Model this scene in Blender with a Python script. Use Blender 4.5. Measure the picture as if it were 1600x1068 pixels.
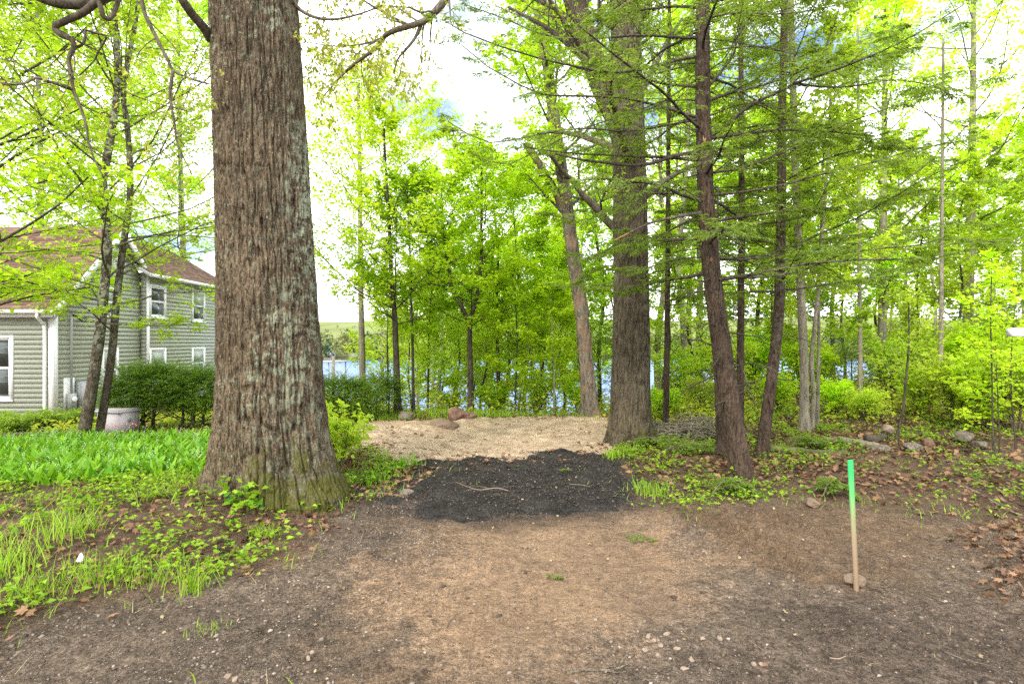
import bpy, math
import numpy as np

# ---------------------------------------------------------------- camera, sky, sun, exposure
scene = bpy.context.scene
for o in list(bpy.data.objects):
    bpy.data.objects.remove(o, do_unlink=True)
C = scene.collection
R = math.radians
CAM_H = 1.6
F = 1600 * 20.0 / 36.0                      # focal length in photograph pixels
cam_d = bpy.data.cameras.new('camera')
cam_d.lens = 20.0
cam_d.sensor_width = 36.0
cam_d.clip_start = 0.05
cam_d.clip_end = 4000.0
cam = bpy.data.objects.new('camera', cam_d)
C.objects.link(cam)
cam.location = (0, 0, CAM_H)
cam.rotation_euler = (R(90), 0, 0)
scene.camera = cam

SUN_EL, SUN_AZ = 40.0, 205.0                # azimuth clockwise from +Y
world = bpy.data.worlds.new('World')
scene.world = world
world.use_nodes = True
wn = world.node_tree
wn.nodes.clear()
w_out = wn.nodes.new('ShaderNodeOutputWorld')
w_bg = wn.nodes.new('ShaderNodeBackground')
w_sky = wn.nodes.new('ShaderNodeTexSky')
w_sky.sky_type = 'NISHITA'
w_sky.sun_disc = False
w_sky.sun_elevation = R(SUN_EL)
w_sky.sun_rotation = R(SUN_AZ)
w_sky.air_density = 1.0
w_sky.dust_density = 1.5
w_tc = wn.nodes.new('ShaderNodeTexCoord')
w_map = wn.nodes.new('ShaderNodeMapping')
w_map.inputs['Scale'].default_value = (1.0, 1.0, 2.2)
w_map.inputs['Location'].default_value = (2.124, 0.928, 3.565)
w_noise = wn.nodes.new('ShaderNodeTexNoise')
w_noise.inputs['Scale'].default_value = 2.4
w_noise.inputs['Detail'].default_value = 7.0
w_noise.inputs['Roughness'].default_value = 0.55
w_ramp = wn.nodes.new('ShaderNodeMapRange')
w_ramp.inputs['From Min'].default_value = 0.36
w_ramp.inputs['From Max'].default_value = 0.50
w_shade = wn.nodes.new('ShaderNodeMapRange')
w_shade.inputs['From Min'].default_value = 0.35
w_shade.inputs['From Max'].default_value = 0.75
w_shade.inputs['To Min'].default_value = 11.0
w_shade.inputs['To Max'].default_value = 15.0
w_mul = wn.nodes.new('ShaderNodeVectorMath')
w_mul.operation = 'SCALE'
w_mul.inputs[0].default_value = (0.965, 0.985, 1.03)
w_mix = wn.nodes.new('ShaderNodeMix')
w_mix.data_type = 'RGBA'
L = wn.links.new
L(w_tc.outputs['Generated'], w_map.inputs['Vector'])
L(w_map.outputs[0], w_noise.inputs['Vector'])
L(w_noise.outputs['Fac'], w_ramp.inputs['Value'])
L(w_noise.outputs['Fac'], w_shade.inputs['Value'])
L(w_shade.outputs[0], w_mul.inputs['Scale'])
L(w_ramp.outputs[0], w_mix.inputs['Factor'])
L(w_sky.outputs[0], w_mix.inputs[6])
L(w_mul.outputs[0], w_mix.inputs[7])
L(w_mix.outputs[2], w_bg.inputs['Color'])
w_bg.inputs['Strength'].default_value = 0.1
L(w_bg.outputs[0], w_out.inputs['Surface'])

sun_d = bpy.data.lights.new('sun', 'SUN')
sun_d.energy = 1.5
sun_d.angle = R(14)
sun_d.color = (1.0, 0.95, 0.86)
sun = bpy.data.objects.new('sun', sun_d)
C.objects.link(sun)
sun.rotation_euler = (R(90 - SUN_EL), 0, R(180 - SUN_AZ))
sun.location = (0, 0, 40)

vs = scene.view_settings
vs.view_transform = 'Standard'
vs.look = 'None'
vs.gamma = 1.0
vs.use_curve_mapping = False
vs.exposure = 1.5
scene.render.engine = 'CYCLES'
cy = scene.cycles
cy.max_bounces = 8
cy.diffuse_bounces = 7
cy.glossy_bounces = 2
cy.transmission_bounces = 4
cy.transparent_max_bounces = 4
cy.use_adaptive_sampling = True
cy.adaptive_threshold = 0.015
cy.caustics_reflective = False
cy.caustics_refractive = False
cy.sample_clamp_indirect = 8.0
cy.use_denoising = False

# ---------------------------------------------------------------- helpers: noise, pixels, terrain
def rngof(seed):
    return np.random.default_rng(seed)

def _hash(ix, iy, iz, seed):
    h = (ix * 374761393 + iy * 668265263 + iz * 2147483647 + seed * 1274126177) & 0xFFFFFFFF
    h = ((h ^ (h >> 13)) * 1274126177) & 0xFFFFFFFF
    h = ((h ^ (h >> 16)) * 2246822519) & 0xFFFFFFFF
    return ((h ^ (h >> 15)) & 0xFFFFFF) / float(0xFFFFFF)

def vnoise(x, y, z=None, seed=0):
    x = np.asarray(x, float); y = np.asarray(y, float)
    z = np.zeros_like(x) if z is None else np.asarray(z, float)
    xi = np.floor(x).astype(np.int64); yi = np.floor(y).astype(np.int64); zi = np.floor(z).astype(np.int64)
    fx, fy, fz = x - xi, y - yi, z - zi
    fx = fx * fx * (3 - 2 * fx); fy = fy * fy * (3 - 2 * fy); fz = fz * fz * (3 - 2 * fz)
    r = 0
    for dx in (0, 1):
        for dy in (0, 1):
            for dz in (0, 1):
                w = (fx if dx else 1 - fx) * (fy if dy else 1 - fy) * (fz if dz else 1 - fz)
                r = r + w * _hash(xi + dx, yi + dy, zi + dz, seed)
    return r * 2 - 1

def fbm(x, y, z=None, oct=4, seed=0, gain=0.5):
    x = np.asarray(x, float); y = np.asarray(y, float)
    a, s, f = 1.0, 0.0, 1.0
    for i in range(oct):
        s = s + a * vnoise(x * f, y * f, None if z is None else np.asarray(z) * f, seed + i * 17)
        a *= gain; f *= 2.03
    return s

def sstep(a, b, x):
    t = np.clip((np.asarray(x, float) - a) / (b - a), 0, 1)
    return t * t * (3 - 2 * t)

def nrm(v):
    return v / np.maximum(np.linalg.norm(v, axis=-1, keepdims=True), 1e-9)

def flat(px, py):
    y = CAM_H * F / (py - 534.0)
    return ((px - 800.0) / F * y, y)

def at(px, py, Y):
    """the point at depth Y that the photograph shows at (px, py)"""
    return np.array([(px - 800.0) / F * Y, Y, CAM_H - (py - 534.0) / F * Y])

def poly_sd(x, y, pts):
    """signed distance to a polygon, positive inside"""
    x = np.asarray(x, float); y = np.asarray(y, float)
    d2 = np.full(x.shape, 1e18); inside = np.zeros(x.shape, bool)
    n = len(pts)
    for i in range(n):
        ax, ay = pts[i]; bx, by = pts[(i + 1) % n]
        ex, ey = bx - ax, by - ay
        t = np.clip(((x - ax) * ex + (y - ay) * ey) / (ex * ex + ey * ey), 0, 1)
        d2 = np.minimum(d2, (x - ax - t * ex) ** 2 + (y - ay - t * ey) ** 2)
        c = (ay > y) != (by > y)
        xi = ax + (y - ay) * ex / (ey if abs(ey) > 1e-12 else 1e-12)
        inside ^= c & (x < xi)
    return np.where(inside, 1, -1) * np.sqrt(d2)

LAKE_Z = -12.0
def pw(pts): return [flat(*p) for p in pts]
POLY_PATCH = pw([(596, 776), (618, 752), (655, 722), (720, 710), (800, 703), (900, 699), (945, 702), (965, 722), (990, 752), (1000, 774), (990, 790), (930, 797), (860, 798), (830, 806), (770, 808), (700, 800), (640, 790)])
POLY_SAND = pw([(520, 716), (530, 690), (545, 668), (600, 660), (720, 652), (820, 651), (940, 650), (990, 662), (960, 698), (930, 706), (850, 716), (650, 722)])
POLY_DRIVE = pw([(0, 975), (180, 935), (330, 915), (430, 872), (520, 822), (600, 780), (620, 765), (680, 745), (960, 745), (1005, 790), (1060, 800), (1180, 784), (1330, 792), (1450, 806), (1600, 838), (1700, 870), (1900, 1200), (-300, 1200)])
POLY_TAN = pw([(640, 815), (760, 806), (1010, 800), (1080, 830), (1110, 880), (1080, 960), (1020, 1000), (860, 1060), (700, 1068), (560, 1068), (600, 980), (540, 930), (560, 880), (640, 850)])
POLY_RIGHT = pw([(1010, 798), (1180, 786), (1340, 794), (1480, 812), (1560, 850), (1480, 880), (1420, 925), (1300, 925), (1200, 890), (1100, 860)])
POLY_DARK = pw([(1230, 930), (1420, 930), (1600, 960), (1800, 1000), (1800, 1200), (1150, 1200), (1180, 1010)])
POLY_HEAP = pw([(1500, 842), (1600, 825), (1760, 850), (1800, 960), (1600, 948), (1540, 930), (1560, 890)])
POLY_LILY = pw([(-200, 790), (-200, 712), (0, 706), (150, 700), (250, 698), (340, 697), (352, 740), (335, 772), (250, 776), (120, 782), (0, 788)])
OAK = (-2.36, 5.62)

def terrain(x, y):
    x = np.asarray(x, float); y = np.asarray(y, float)
    h = 0.035 * fbm(x * 0.45, y * 0.45, oct=3, seed=3)
    # bank on the left that carries the oak and the lilies
    edge = poly_sd(np.clip(x, -30, 30), np.clip(y, -10, 30), POLY_DRIVE)
    left = sstep(-1.0, -1.9, x)
    h = h + 0.17 * left * sstep(0.0, -1.3, edge) * sstep(12, 8, y)
    h = h + 0.10 * np.exp(-((x - OAK[0]) ** 2 + (y - OAK[1]) ** 2) / 0.9)
    # ground on the right climbs a little and rolls
    right = sstep(1.8, 4.0, x)
    h = h + 0.10 * right * sstep(5.0, 9.0, y)
    h = h + 0.06 * fbm(x * 0.8 + 9, y * 0.8, oct=3, seed=5) * right * sstep(6, 8, y)
    # house ground
    h = h - 0.75 * sstep(-4.5, -9.5, x) * sstep(8.5, 16, y)
    # the drop to the lake
    y0 = 12.6 + 9.0 * sstep(4, 9, x) + 17.0 * sstep(-7, -11, x) - 0.5 * np.exp(-((x - 0.5) / 2.5) ** 2)
    d = np.maximum(y - y0, 0)
    d = d * d / (d + 2.5)
    drop = 0.27 * d
    h = h - np.minimum(drop, 13.0 + 0.4 * fbm(x * .05, y * .05, oct=2, seed=8))
    # far shore and hill
    s = np.maximum(y - 428 - 14 * np.sin(x * 0.011), 0)
    h = np.where(y > 200, h + np.minimum(s * 0.11, 3.0) + 46.0 * sstep(0, 430, s) * (1 + 0.10 * fbm(x * .004, y * .004, oct=3, seed=11)), h)
    return h

def ground_at(px, py):
    d = np.array([(px - 800) / F, 1.0, -(py - 534) / F])
    ys = np.linspace(2, 60, 6000)
    zz = CAM_H + d[2] * ys
    hh = terrain(d[0] * ys, ys)
    i = int(np.argmax(zz < hh))
    y = ys[i] if zz[i] < hh[i] else 20.0
    return np.array([d[0] * y, y, float(terrain(d[0] * y, y))])

def gz(x, y):
    return float(terrain(np.array([x]), np.array([y]))[0])

# ---------------------------------------------------------------- helpers: meshes and objects
def mk(name, V, F_, mat, parent=None, smooth=False, attrs=None, mats=None, midx=None):
    """one mesh object. F_ is a list of index arrays (n,3) or (n,4)"""
    if isinstance(F_, np.ndarray): F_ = [F_]
    F_ = [np.asarray(f, np.int64) for f in F_ if len(f)]
    me = bpy.data.meshes.new(name)
    V = np.asarray(V, np.float32)
    me.vertices.add(len(V))
    me.vertices.foreach_set('co', V.ravel())
    loops = np.concatenate([f.ravel() for f in F_]).astype(np.int32)
    counts = np.concatenate([np.full(len(f), f.shape[1], np.int32) for f in F_])
    me.loops.add(len(loops))
    me.loops.foreach_set('vertex_index', loops)
    me.polygons.add(len(counts))
    starts = np.concatenate([[0], np.cumsum(counts)[:-1]]).astype(np.int32)
    me.polygons.foreach_set('loop_start', starts)
    if smooth:
        me.polygons.foreach_set('use_smooth', np.ones(len(counts), bool))
    if attrs:
        for k, v in attrs.items():
            v = np.asarray(v, np.float32)
            if v.ndim == 2:
                a = me.attributes.new(k, 'FLOAT_COLOR', 'POINT')
                a.data.foreach_set('color', np.concatenate([v[:, :3], np.ones((len(v), 1), np.float32)], 1).ravel())
            else:
                a = me.attributes.new(k, 'FLOAT', 'POINT')
                a.data.foreach_set('value', v)
    for m in (mats or [mat]):
        me.materials.append(m)
    if midx is not None:
        me.polygons.foreach_set('material_index', np.asarray(midx, np.int32))
    me.update(calc_edges=True)
    o = bpy.data.objects.new(name, me)
    C.objects.link(o)
    if parent is not None: o.parent = parent
    return o

def tag(o, label=None, cat=None, group=None, kind=None):
    if label: o['label'] = label
    if cat: o['category'] = cat
    if group: o['group'] = group
    if kind: o['kind'] = kind
    return o

def thing(name, label, cat, loc=(0, 0, 0), rz=0, group=None):
    o = bpy.data.objects.new(name, None)
    o.empty_display_size = 0.2
    C.objects.link(o)
    o.location = loc
    o.rotation_euler = (0, 0, rz)
    return tag(o, label, cat, group)

def copy_tree(o, label, loc, rz=0, scale=1.0, tilt=(0, 0), parent=None, group=None):
    c = o.copy()
    C.objects.link(c)
    if parent is not None:
        c.parent = parent
    else:
        c.location = loc
        c.rotation_euler = (tilt[0], tilt[1], rz)
        c.scale = scale if hasattr(scale, '__len__') else (scale,) * 3
        c['label'] = label
        if group: c['group'] = group
    for ch in list(o.children):
        copy_tree(ch, None, None, parent=c)
    return c

class MB:
    """collects shapes into one mesh"""
    def __init__(s): s.v = []; s.q = []; s.t = []; s.n = 0
    def add(s, V, Q=None, T=None):
        V = np.asarray(V, float)
        if Q is not None and len(Q): s.q.append(np.asarray(Q) + s.n)
        if T is not None and len(T): s.t.append(np.asarray(T) + s.n)
        s.v.append(V); s.n += len(V); return s
    def box(s, x0, x1, y0, y1, z0, z1):
        V = [(x, y, z) for z in (z0, z1) for y in (y0, y1) for x in (x0, x1)]
        return s.add(V, [(0, 2, 3, 1), (4, 5, 7, 6), (0, 1, 5, 4), (2, 6, 7, 3), (0, 4, 6, 2), (1, 3, 7, 5)])
    def tube(s, P, Rr, n=8):
        P = np.asarray(P, float); Rr = np.broadcast_to(np.asarray(Rr, float), (len(P),))
        V, Q = tubes(P[None], Rr[None], n, cap=False)
        k = len(P)
        V = np.concatenate([V, P[:1], P[-1:]])
        a = np.arange(n)
        T = np.concatenate([np.stack([np.full(n, k * n), (a + 1) % n, a], 1), np.stack([np.full(n, k * n + 1), (k - 1) * n + a, (k - 1) * n + (a + 1) % n], 1)])
        return s.add(V, Q, T)
    def build(s, name, mat, parent=None, smooth=False, attrs=None):
        fs = []
        if s.q: fs.append(np.concatenate(s.q))
        if s.t: fs.append(np.concatenate(s.t))
        return mk(name, np.concatenate(s.v), fs, mat, parent, smooth, attrs)

def tubes(P, Rr, n, cap=True):
    """tubes along M polylines of K points: P (M,K,3), Rr (M,K)"""
    M, K, _ = P.shape
    T = nrm(np.gradient(P, axis=1))
    mean = nrm(T.mean(axis=1))
    ref = np.where(np.abs(mean[:, 2:3]) > 0.75, np.array([[1.0, 0.02, 0]]), np.array([[0.03, 0.01, 1.0]]))[:, None, :]
    U = nrm(np.cross(T, np.broadcast_to(ref, T.shape)))
    W = np.cross(T, U)
    a = np.arange(n) / n * 2 * math.pi
    V = P[:, :, None, :] + Rr[:, :, None, None] * (np.cos(a)[None, None, :, None] * U[:, :, None, :] + np.sin(a)[None, None, :, None] * W[:, :, None, :])
    base = (np.arange(M) * K * n)[:, None, None]
    kk = (np.arange(K - 1) * n)[None, :, None]
    i = np.arange(n)[None, None, :]; j = (np.arange(n) + 1) % n
    j = j[None, None, :]
    Q = np.stack([base + kk + i, base + kk + j, base + kk + n + j, base + kk + n + i], -1).reshape(-1, 4)
    return V.reshape(-1, 3), Q

def catmull(pts, k):
    p = np.asarray(pts, float)
    n = len(p)
    e = np.concatenate([[2 * p[0] - p[1]], p, [2 * p[-1] - p[-2]]])
    t = np.linspace(0, n - 1, k)
    i = np.minimum(t.astype(int), n - 2); f = (t - i)[:, None]
    a, b, c, d = e[i], e[i + 1], e[i + 2], e[i + 3]
    return 0.5 * (2 * b + (c - a) * f + (2 * a - 5 * b + 4 * c - d) * f ** 2 + (3 * b - a - 3 * c + d) * f ** 3)

def sample(P, t):
    """points and tangents at t (M,n) on polylines P (M,K,3)"""
    K = P.shape[1]
    u = np.clip(t, 0, 1) * (K - 1)
    i = np.minimum(u.astype(int), K - 2); f = (u - i)[..., None]
    m = np.arange(P.shape[0])[:, None]
    a, b = P[m, i], P[m, i + 1]
    return a + (b - a) * f, nrm(b - a), i, f[..., 0]

def spawn(P, Rr, rs, n, t0, t1, ang, length, planar=0.0, lift=0.0, K=5, wig=0.08, rfac=0.5, rmin=0.0015, relative=False, golden=0.0):
    """n children on each polyline. ang(t), length(t): t runs 0..1 from t0 to t1. planar 1 lays them out flat."""
    M = P.shape[0]
    tt = (np.arange(n)[None, :] + rs.random((M, n))) / n
    t = t0 + (t1 - t0) * tt
    pos, T, i, f = sample(P, t)
    m = np.arange(M)[:, None]
    r = Rr[m, i] * (1 - f) + Rr[m, i + 1] * f
    up = np.array([0, 0, 1.0])
    H = nrm(np.cross(T, up) + 1e-5)
    B = np.cross(H, T)
    sgn = np.where((np.arange(n) % 2) == 0, 1.0, -1.0)[None, :] * np.where(rs.random((M, 1)) < .5, 1, -1)
    az = np.arange(n)[None, :] * 2.39996 + rs.random((M, 1)) * 6.28 + rs.normal(0, .35, (M, n))
    Sp = H * sgn[..., None] + B * rs.normal(0, .18, (M, n))[..., None]
    Sr = H * np.cos(az)[..., None] + B * np.sin(az)[..., None]
    S = nrm(Sp * planar + Sr * (1 - planar)) if 0 < planar < 1 else (nrm(Sp) if planar else Sr)
    a = ang(tt) + rs.normal(0, .12, (M, n))
    D = T * np.cos(a)[..., None] + S * np.sin(a)[..., None]
    ln = length(tt) * rs.uniform(.65, 1.2, (M, n))
    if relative:
        ln = ln * np.linalg.norm(np.diff(P, axis=1), axis=-1).sum(1)[:, None]
    D = D.reshape(-1, 3); ln = ln.ravel(); pos = pos.reshape(-1, 3); r = r.ravel()
    N = len(D)
    Q = np.zeros((N, K, 3)); Q[:, 0] = pos
    d = D
    for k in range(1, K):
        d = nrm(d + lift * up / (K - 1) + rs.normal(0, wig, (N, 3)))
        Q[:, k] = Q[:, k - 1] + d * (ln / (K - 1))[:, None]
    r0 = np.maximum(r * rfac, rmin)
    Ro = r0[:, None] * np.linspace(1, .3, K)[None, :]
    return Q, np.maximum(Ro, rmin * .6)

def leafset(pos, D, Nn, Ln, Wd, fold=0.25, droop=0.15):
    """diamond leaves, two folded triangles each"""
    D = nrm(D); S = nrm(np.cross(Nn, D)); N2 = np.cross(D, S)
    Ln = Ln[:, None]; Wd = Wd[:, None]
    mid = pos + D * Ln * 0.45
    v = np.stack([pos, mid + S * Wd * .5 + N2 * Wd * fold, pos + D * Ln - N2 * Ln * droop, mid - S * Wd * .5 + N2 * Wd * fold], 1)
    n = len(pos)
    b = np.arange(n)[:, None] * 4
    T = np.concatenate([b + np.array([[0, 1, 2]]), b + np.array([[0, 2, 3]])])
    return v.reshape(-1, 3), T

def twig_leaves(P, rs, per, Ln, Wd, spread=0.02, t0=0.1, jit=0.5, along=0.5, down=0.1, fold=0.25, droop=0.15):
    M = P.shape[0]
    t = t0 + (1 - t0) * rs.random((M, per))
    pos, T, _, _ = sample(P, t)
    pos = pos.reshape(-1, 3) + rs.normal(0, spread, (M * per, 3)); T = T.reshape(-1, 3)
    n = len(pos)
    az = rs.random(n) * 6.283
    D = T * along + np.stack([np.cos(az), np.sin(az), -down + rs.normal(0, .25, n)], 1) * (1 - along * .5)
    Nn = np.array([0, 0, 1.0]) + rs.normal(0, jit, (n, 3))
    s = rs.uniform(.6, 1.25, n)
    V, Tr = leafset(pos, D, Nn, Ln * s, Wd * s, fold, droop)
    tint = np.repeat(np.clip(rs.normal(.5, .22, n), 0, 1), 4)
    return V, Tr, tint

def join(*sets):
    """joins (V, F, attr) triples"""
    V = []; Fc = []; A = []; n = 0
    for v, f, a in sets:
        V.append(v); Fc.append(f + n); A.append(a); n += len(v)
    return np.concatenate(V), np.concatenate(Fc), np.concatenate(A)

def blades(pos, h, w, rs, rows=3, lean=0.35, curve=0.5, prof=None, az=None):
    """grass-like blades, rows+1 pairs closing to a tip"""
    n = len(pos)
    az = rs.random(n) * 6.283 if az is None else az
    dx = np.stack([np.cos(az), np.sin(az), np.zeros(n)], 1)
    fa = az + 1.571 + rs.normal(0, .5, n)
    sx = np.stack([np.cos(fa), np.sin(fa), np.zeros(n)], 1)
    ln = np.abs(rs.normal(lean, lean * .5, n)); cv = np.abs(rs.normal(curve, curve * .4, n))
    Vs = []
    for k in range(rows + 1):
        t = k / rows
        p = pos + np.array([0, 0, 1.0]) * (h * (t - .35 * cv * t * t))[:, None] + dx * (h * (ln * t + cv * t * t * .6))[:, None]
        ww = (w * (prof(t) if prof else (1 - t) ** .7))[:, None] * .5
        if k == 0: ww = np.maximum(ww, w[:, None] * .15)
        Vs += [p - sx * ww, p + sx * ww]
    V = np.stack(Vs, 1)
    m = 2 * (rows + 1)
    b = np.arange(n)[:, None] * m
    Q = np.concatenate([b + np.array([[2 * k, 2 * k + 1, 2 * k + 3, 2 * k + 2]]) for k in range(rows)])
    tint = np.repeat(np.clip(rs.normal(.5, .22, n), 0, 1), m)
    return V.reshape(-1, 3), Q, tint

def lobed(pos, rs, size, lobes=5, depth=0.42, tilt=0.4, curl=0.3, up=None, az=None):
    """flat-ish lobed leaves (oak, maple): a fan of 2*lobes+2 points"""
    n = len(pos); m = 2 * lobes + 2
    a = np.linspace(-2.75, 2.75, m - 1)
    rad = np.where(np.arange(m - 1) % 2 == 1, 1.0, 1.0 - depth)
    if lobes > 5: rad = rad * (0.55 + .45 * np.cos(a * .5) ** 2)
    lx = rad * np.cos(a); ly = rad * np.sin(a) * (.62 if lobes > 5 else .95)
    lx = np.concatenate([[-.15], lx]); ly = np.concatenate([[0], ly])
    lz = curl * (lx ** 2 * .5 + ly ** 2)
    az = rs.random(n) * 6.283 if az is None else az
    N = nrm(np.array([0, 0, 1.0]) + rs.normal(0, tilt, (n, 3))) if up is None else nrm(up)
    D0 = np.stack([np.cos(az), np.sin(az), np.zeros(n)], 1)
    S = nrm(np.cross(N, D0)); D = np.cross(S, N)
    sz = (size * rs.uniform(.6, 1.2, n))[:, None, None]
    cz = rs.choice([-1, 1], n)[:, None, None] * rs.uniform(.3, 1.2, n)[:, None, None]
    V = pos[:, None, :] + sz * (D[:, None, :] * lx[None, :, None] + S[:, None, :] * ly[None, :, None] + N[:, None, :] * lz[None, :, None] * cz)
    b = np.arange(n)[:, None] * m
    T = np.concatenate([b + np.array([[0, k, k + 1]]) for k in range(1, m - 1)])
    return V.reshape(-1, 3), T, np.repeat(rs.random(n), m)

_oct = np.array([(1, 0, 0), (0, 1, 0), (-1, 0, 0), (0, -1, 0), (0, 0, 1), (0, 0, -1)], float)
_octF = np.array([(0, 1, 4), (1, 2, 4), (2, 3, 4), (3, 0, 4), (1, 0, 5), (2, 1, 5), (3, 2, 5), (0, 3, 5)])
_g = (1 + 5 ** .5) / 2
_ico = nrm(np.array([(-1, _g, 0), (1, _g, 0), (-1, -_g, 0), (1, -_g, 0), (0, -1, _g), (0, 1, _g), (0, -1, -_g), (0, 1, -_g), (_g, 0, -1), (_g, 0, 1), (-_g, 0, -1), (-_g, 0, 1)], float))
_icoF = np.array([(0, 11, 5), (0, 5, 1), (0, 1, 7), (0, 7, 10), (0, 10, 11), (1, 5, 9), (5, 11, 4), (11, 10, 2), (10, 7, 6), (7, 1, 8), (3, 9, 4), (3, 4, 2), (3, 2, 6), (3, 6, 8), (3, 8, 9), (4, 9, 5), (2, 4, 11), (6, 2, 10), (8, 6, 7), (9, 8, 1)])

def pebbles(pos, size, rs, ico=False):
    B, Fb = (_ico, _icoF) if ico else (_oct, _octF)
    n, m = len(pos), len(B)
    j = B[None] * rs.uniform(.6, 1.15, (n, m, 1))
    sc = np.stack([rs.uniform(.8, 1.4, n), rs.uniform(.6, 1.0, n), rs.uniform(.4, .75, n)], 1)
    j = j * sc[:, None, :] * size[:, None, None]
    a = rs.random(n) * 6.283
    x = j[..., 0] * np.cos(a)[:, None] - j[..., 1] * np.sin(a)[:, None]
    y = j[..., 0] * np.sin(a)[:, None] + j[..., 1] * np.cos(a)[:, None]
    V = pos[:, None, :] + np.stack([x, y, j[..., 2]], -1)
    T = (np.arange(n)[:, None, None] * m + Fb[None]).reshape(-1, 3)
    return V.reshape(-1, 3), T, np.repeat(rs.random(n), m)

def icosphere(sub):
    V = _ico.copy(); Fc = _icoF.copy()
    for _ in range(sub):
        e = {}; V = list(map(tuple, V)); nf = []
        def mid(a, b):
            k = (min(a, b), max(a, b))
            if k not in e:
                p = nrm(np.array(V[a]) + np.array(V[b])); V.append(tuple(p)); e[k] = len(V) - 1
            return e[k]
        for a, b, c in Fc:
            x, y, z = mid(a, b), mid(b, c), mid(c, a)
            nf += [(a, x, z), (b, y, x), (c, z, y), (x, y, z)]
        V = np.array(V); Fc = np.array(nf)
    return np.array(V), Fc
ICO3 = icosphere(3)
ICO4 = icosphere(4)

def rock_mesh(seed, sx, sy, sz, rough=0.22, cuts=9, big=False):
    rs = rngof(seed)
    V, Fc = (ICO4 if big else ICO3)
    V = V.copy()
    for _ in range(cuts):
        n = nrm(rs.normal(0, 1, 3)); d = rs.uniform(.62, .9)
        k = V @ n
        V = V - np.maximum(k - d, 0)[:, None] * n[None] * .93
    o = rs.random(3) * 50
    V = V * (1 + rough * .5 * fbm(V[:, 0] * 1.6 + o[0], V[:, 1] * 1.6 + o[1], V[:, 2] * 1.6 + o[2], oct=4, seed=seed))[:, None]
    return V * np.array([sx, sy, sz]), Fc
# ---------------------------------------------------------------- materials
class NT:
    def __init__(s, name):
        s.m = bpy.data.materials.new(name); s.m.use_nodes = True
        s.t = s.m.node_tree; s.t.nodes.clear()
        s.out = s.t.nodes.new('ShaderNodeOutputMaterial')
    def n(s, typ, inp=None, **kw):
        nd = s.t.nodes.new('ShaderNode' + typ)
        for k, v in kw.items(): setattr(nd, k, v)
        for k, v in (inp or {}).items():
            sock = nd.inputs[k]
            if isinstance(v, bpy.types.NodeSocket): s.t.links.new(v, sock)
            else: sock.default_value = v
        return nd
    def noise(s, vec, scale, detail=4, rough=.55, **kw):
        return s.n('TexNoise', {'Vector': vec, 'Scale': scale, 'Detail': detail, 'Roughness': rough, **kw}).outputs['Fac']
    def rng(s, v, a, b, c=0., d=1.):
        return s.n('MapRange', {'Value': v, 'From Min': a, 'From Max': b, 'To Min': c, 'To Max': d}).outputs[0]
    def mix(s, f, a, b, mode='MIX'):
        nd = s.n('Mix', data_type='RGBA', blend_type=mode)
        for k, v in ((0, f), (6, a), (7, b)):
            if isinstance(v, bpy.types.NodeSocket): s.t.links.new(v, nd.inputs[k])
            else: nd.inputs[k].default_value = v if k == 0 else (*v, 1)
        return nd.outputs[2]
    def math(s, op, a, b=0.):
        return s.n('Math', {0: a, 1: b}, operation=op).outputs[0]
    def attr(s, name):
        return s.n('Attribute', attribute_name=name)
    def bump(s, h, strength=.5, dist=.01):
        return s.n('Bump', {'Height': h, 'Strength': strength, 'Distance': dist}).outputs[0]
    def obj(s, scale=(1, 1, 1)):
        tc = s.n('TexCoord')
        return s.n('Mapping', {'Vector': tc.outputs['Object'], 'Scale': scale}).outputs[0]
    def surf(s, col, rough=.8, normal=None, spec=.3, metal=0.):
        b = s.n('BsdfPrincipled', {'Roughness': rough, 'Specular IOR Level': spec, 'Metallic': metal})
        if isinstance(col, bpy.types.NodeSocket): s.t.links.new(col, b.inputs['Base Color'])
        else: b.inputs['Base Color'].default_value = (*col, 1)
        if normal is not None: s.t.links.new(normal, b.inputs['Normal'])
        s.t.links.new(b.outputs[0], s.out.inputs['Surface'])
        return b

def leaf_mat(name, c0, c1, trans=.45, tcol=1.5, rough=.5, spec=.25, objvar=.25):
    n = NT(name)
    t = n.attr('tint').outputs['Fac']
    oi = n.n('ObjectInfo').outputs['Random']
    col = n.mix(t, c0, c1)
    k = n.rng(oi, 0, 1, 1 - objvar, 1 + objvar)
    oj = n.math('FRACT', n.math('MULTIPLY', oi, 7.31))
    col = n.mix(n.rng(oj, 0, 1, 0, .34 if objvar > .2 else 0), col, (min(.6, c1[0] * 1.25), c1[1] * .92, c1[2] * 1.6))
    col = n.mix(1.0, col, n.n('CombineColor', {0: k, 1: k, 2: k}).outputs[0], 'MULTIPLY')
    b = n.n('BsdfPrincipled', {'Base Color': col, 'Roughness': rough, 'Specular IOR Level': spec})
    tc = n.n('Mix', {0: 1.0, 6: col, 7: (tcol * 1.05, tcol, tcol * .55, 1)}, data_type='RGBA', blend_type='MULTIPLY')
    tr = n.n('BsdfTranslucent', {'Color': tc.outputs[2]})
    mx = n.n('MixShader', {0: trans, 1: b.outputs[0], 2: tr.outputs[0]})
    n.t.links.new(mx.outputs[0], n.out.inputs['Surface'])
    return n.m

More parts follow.
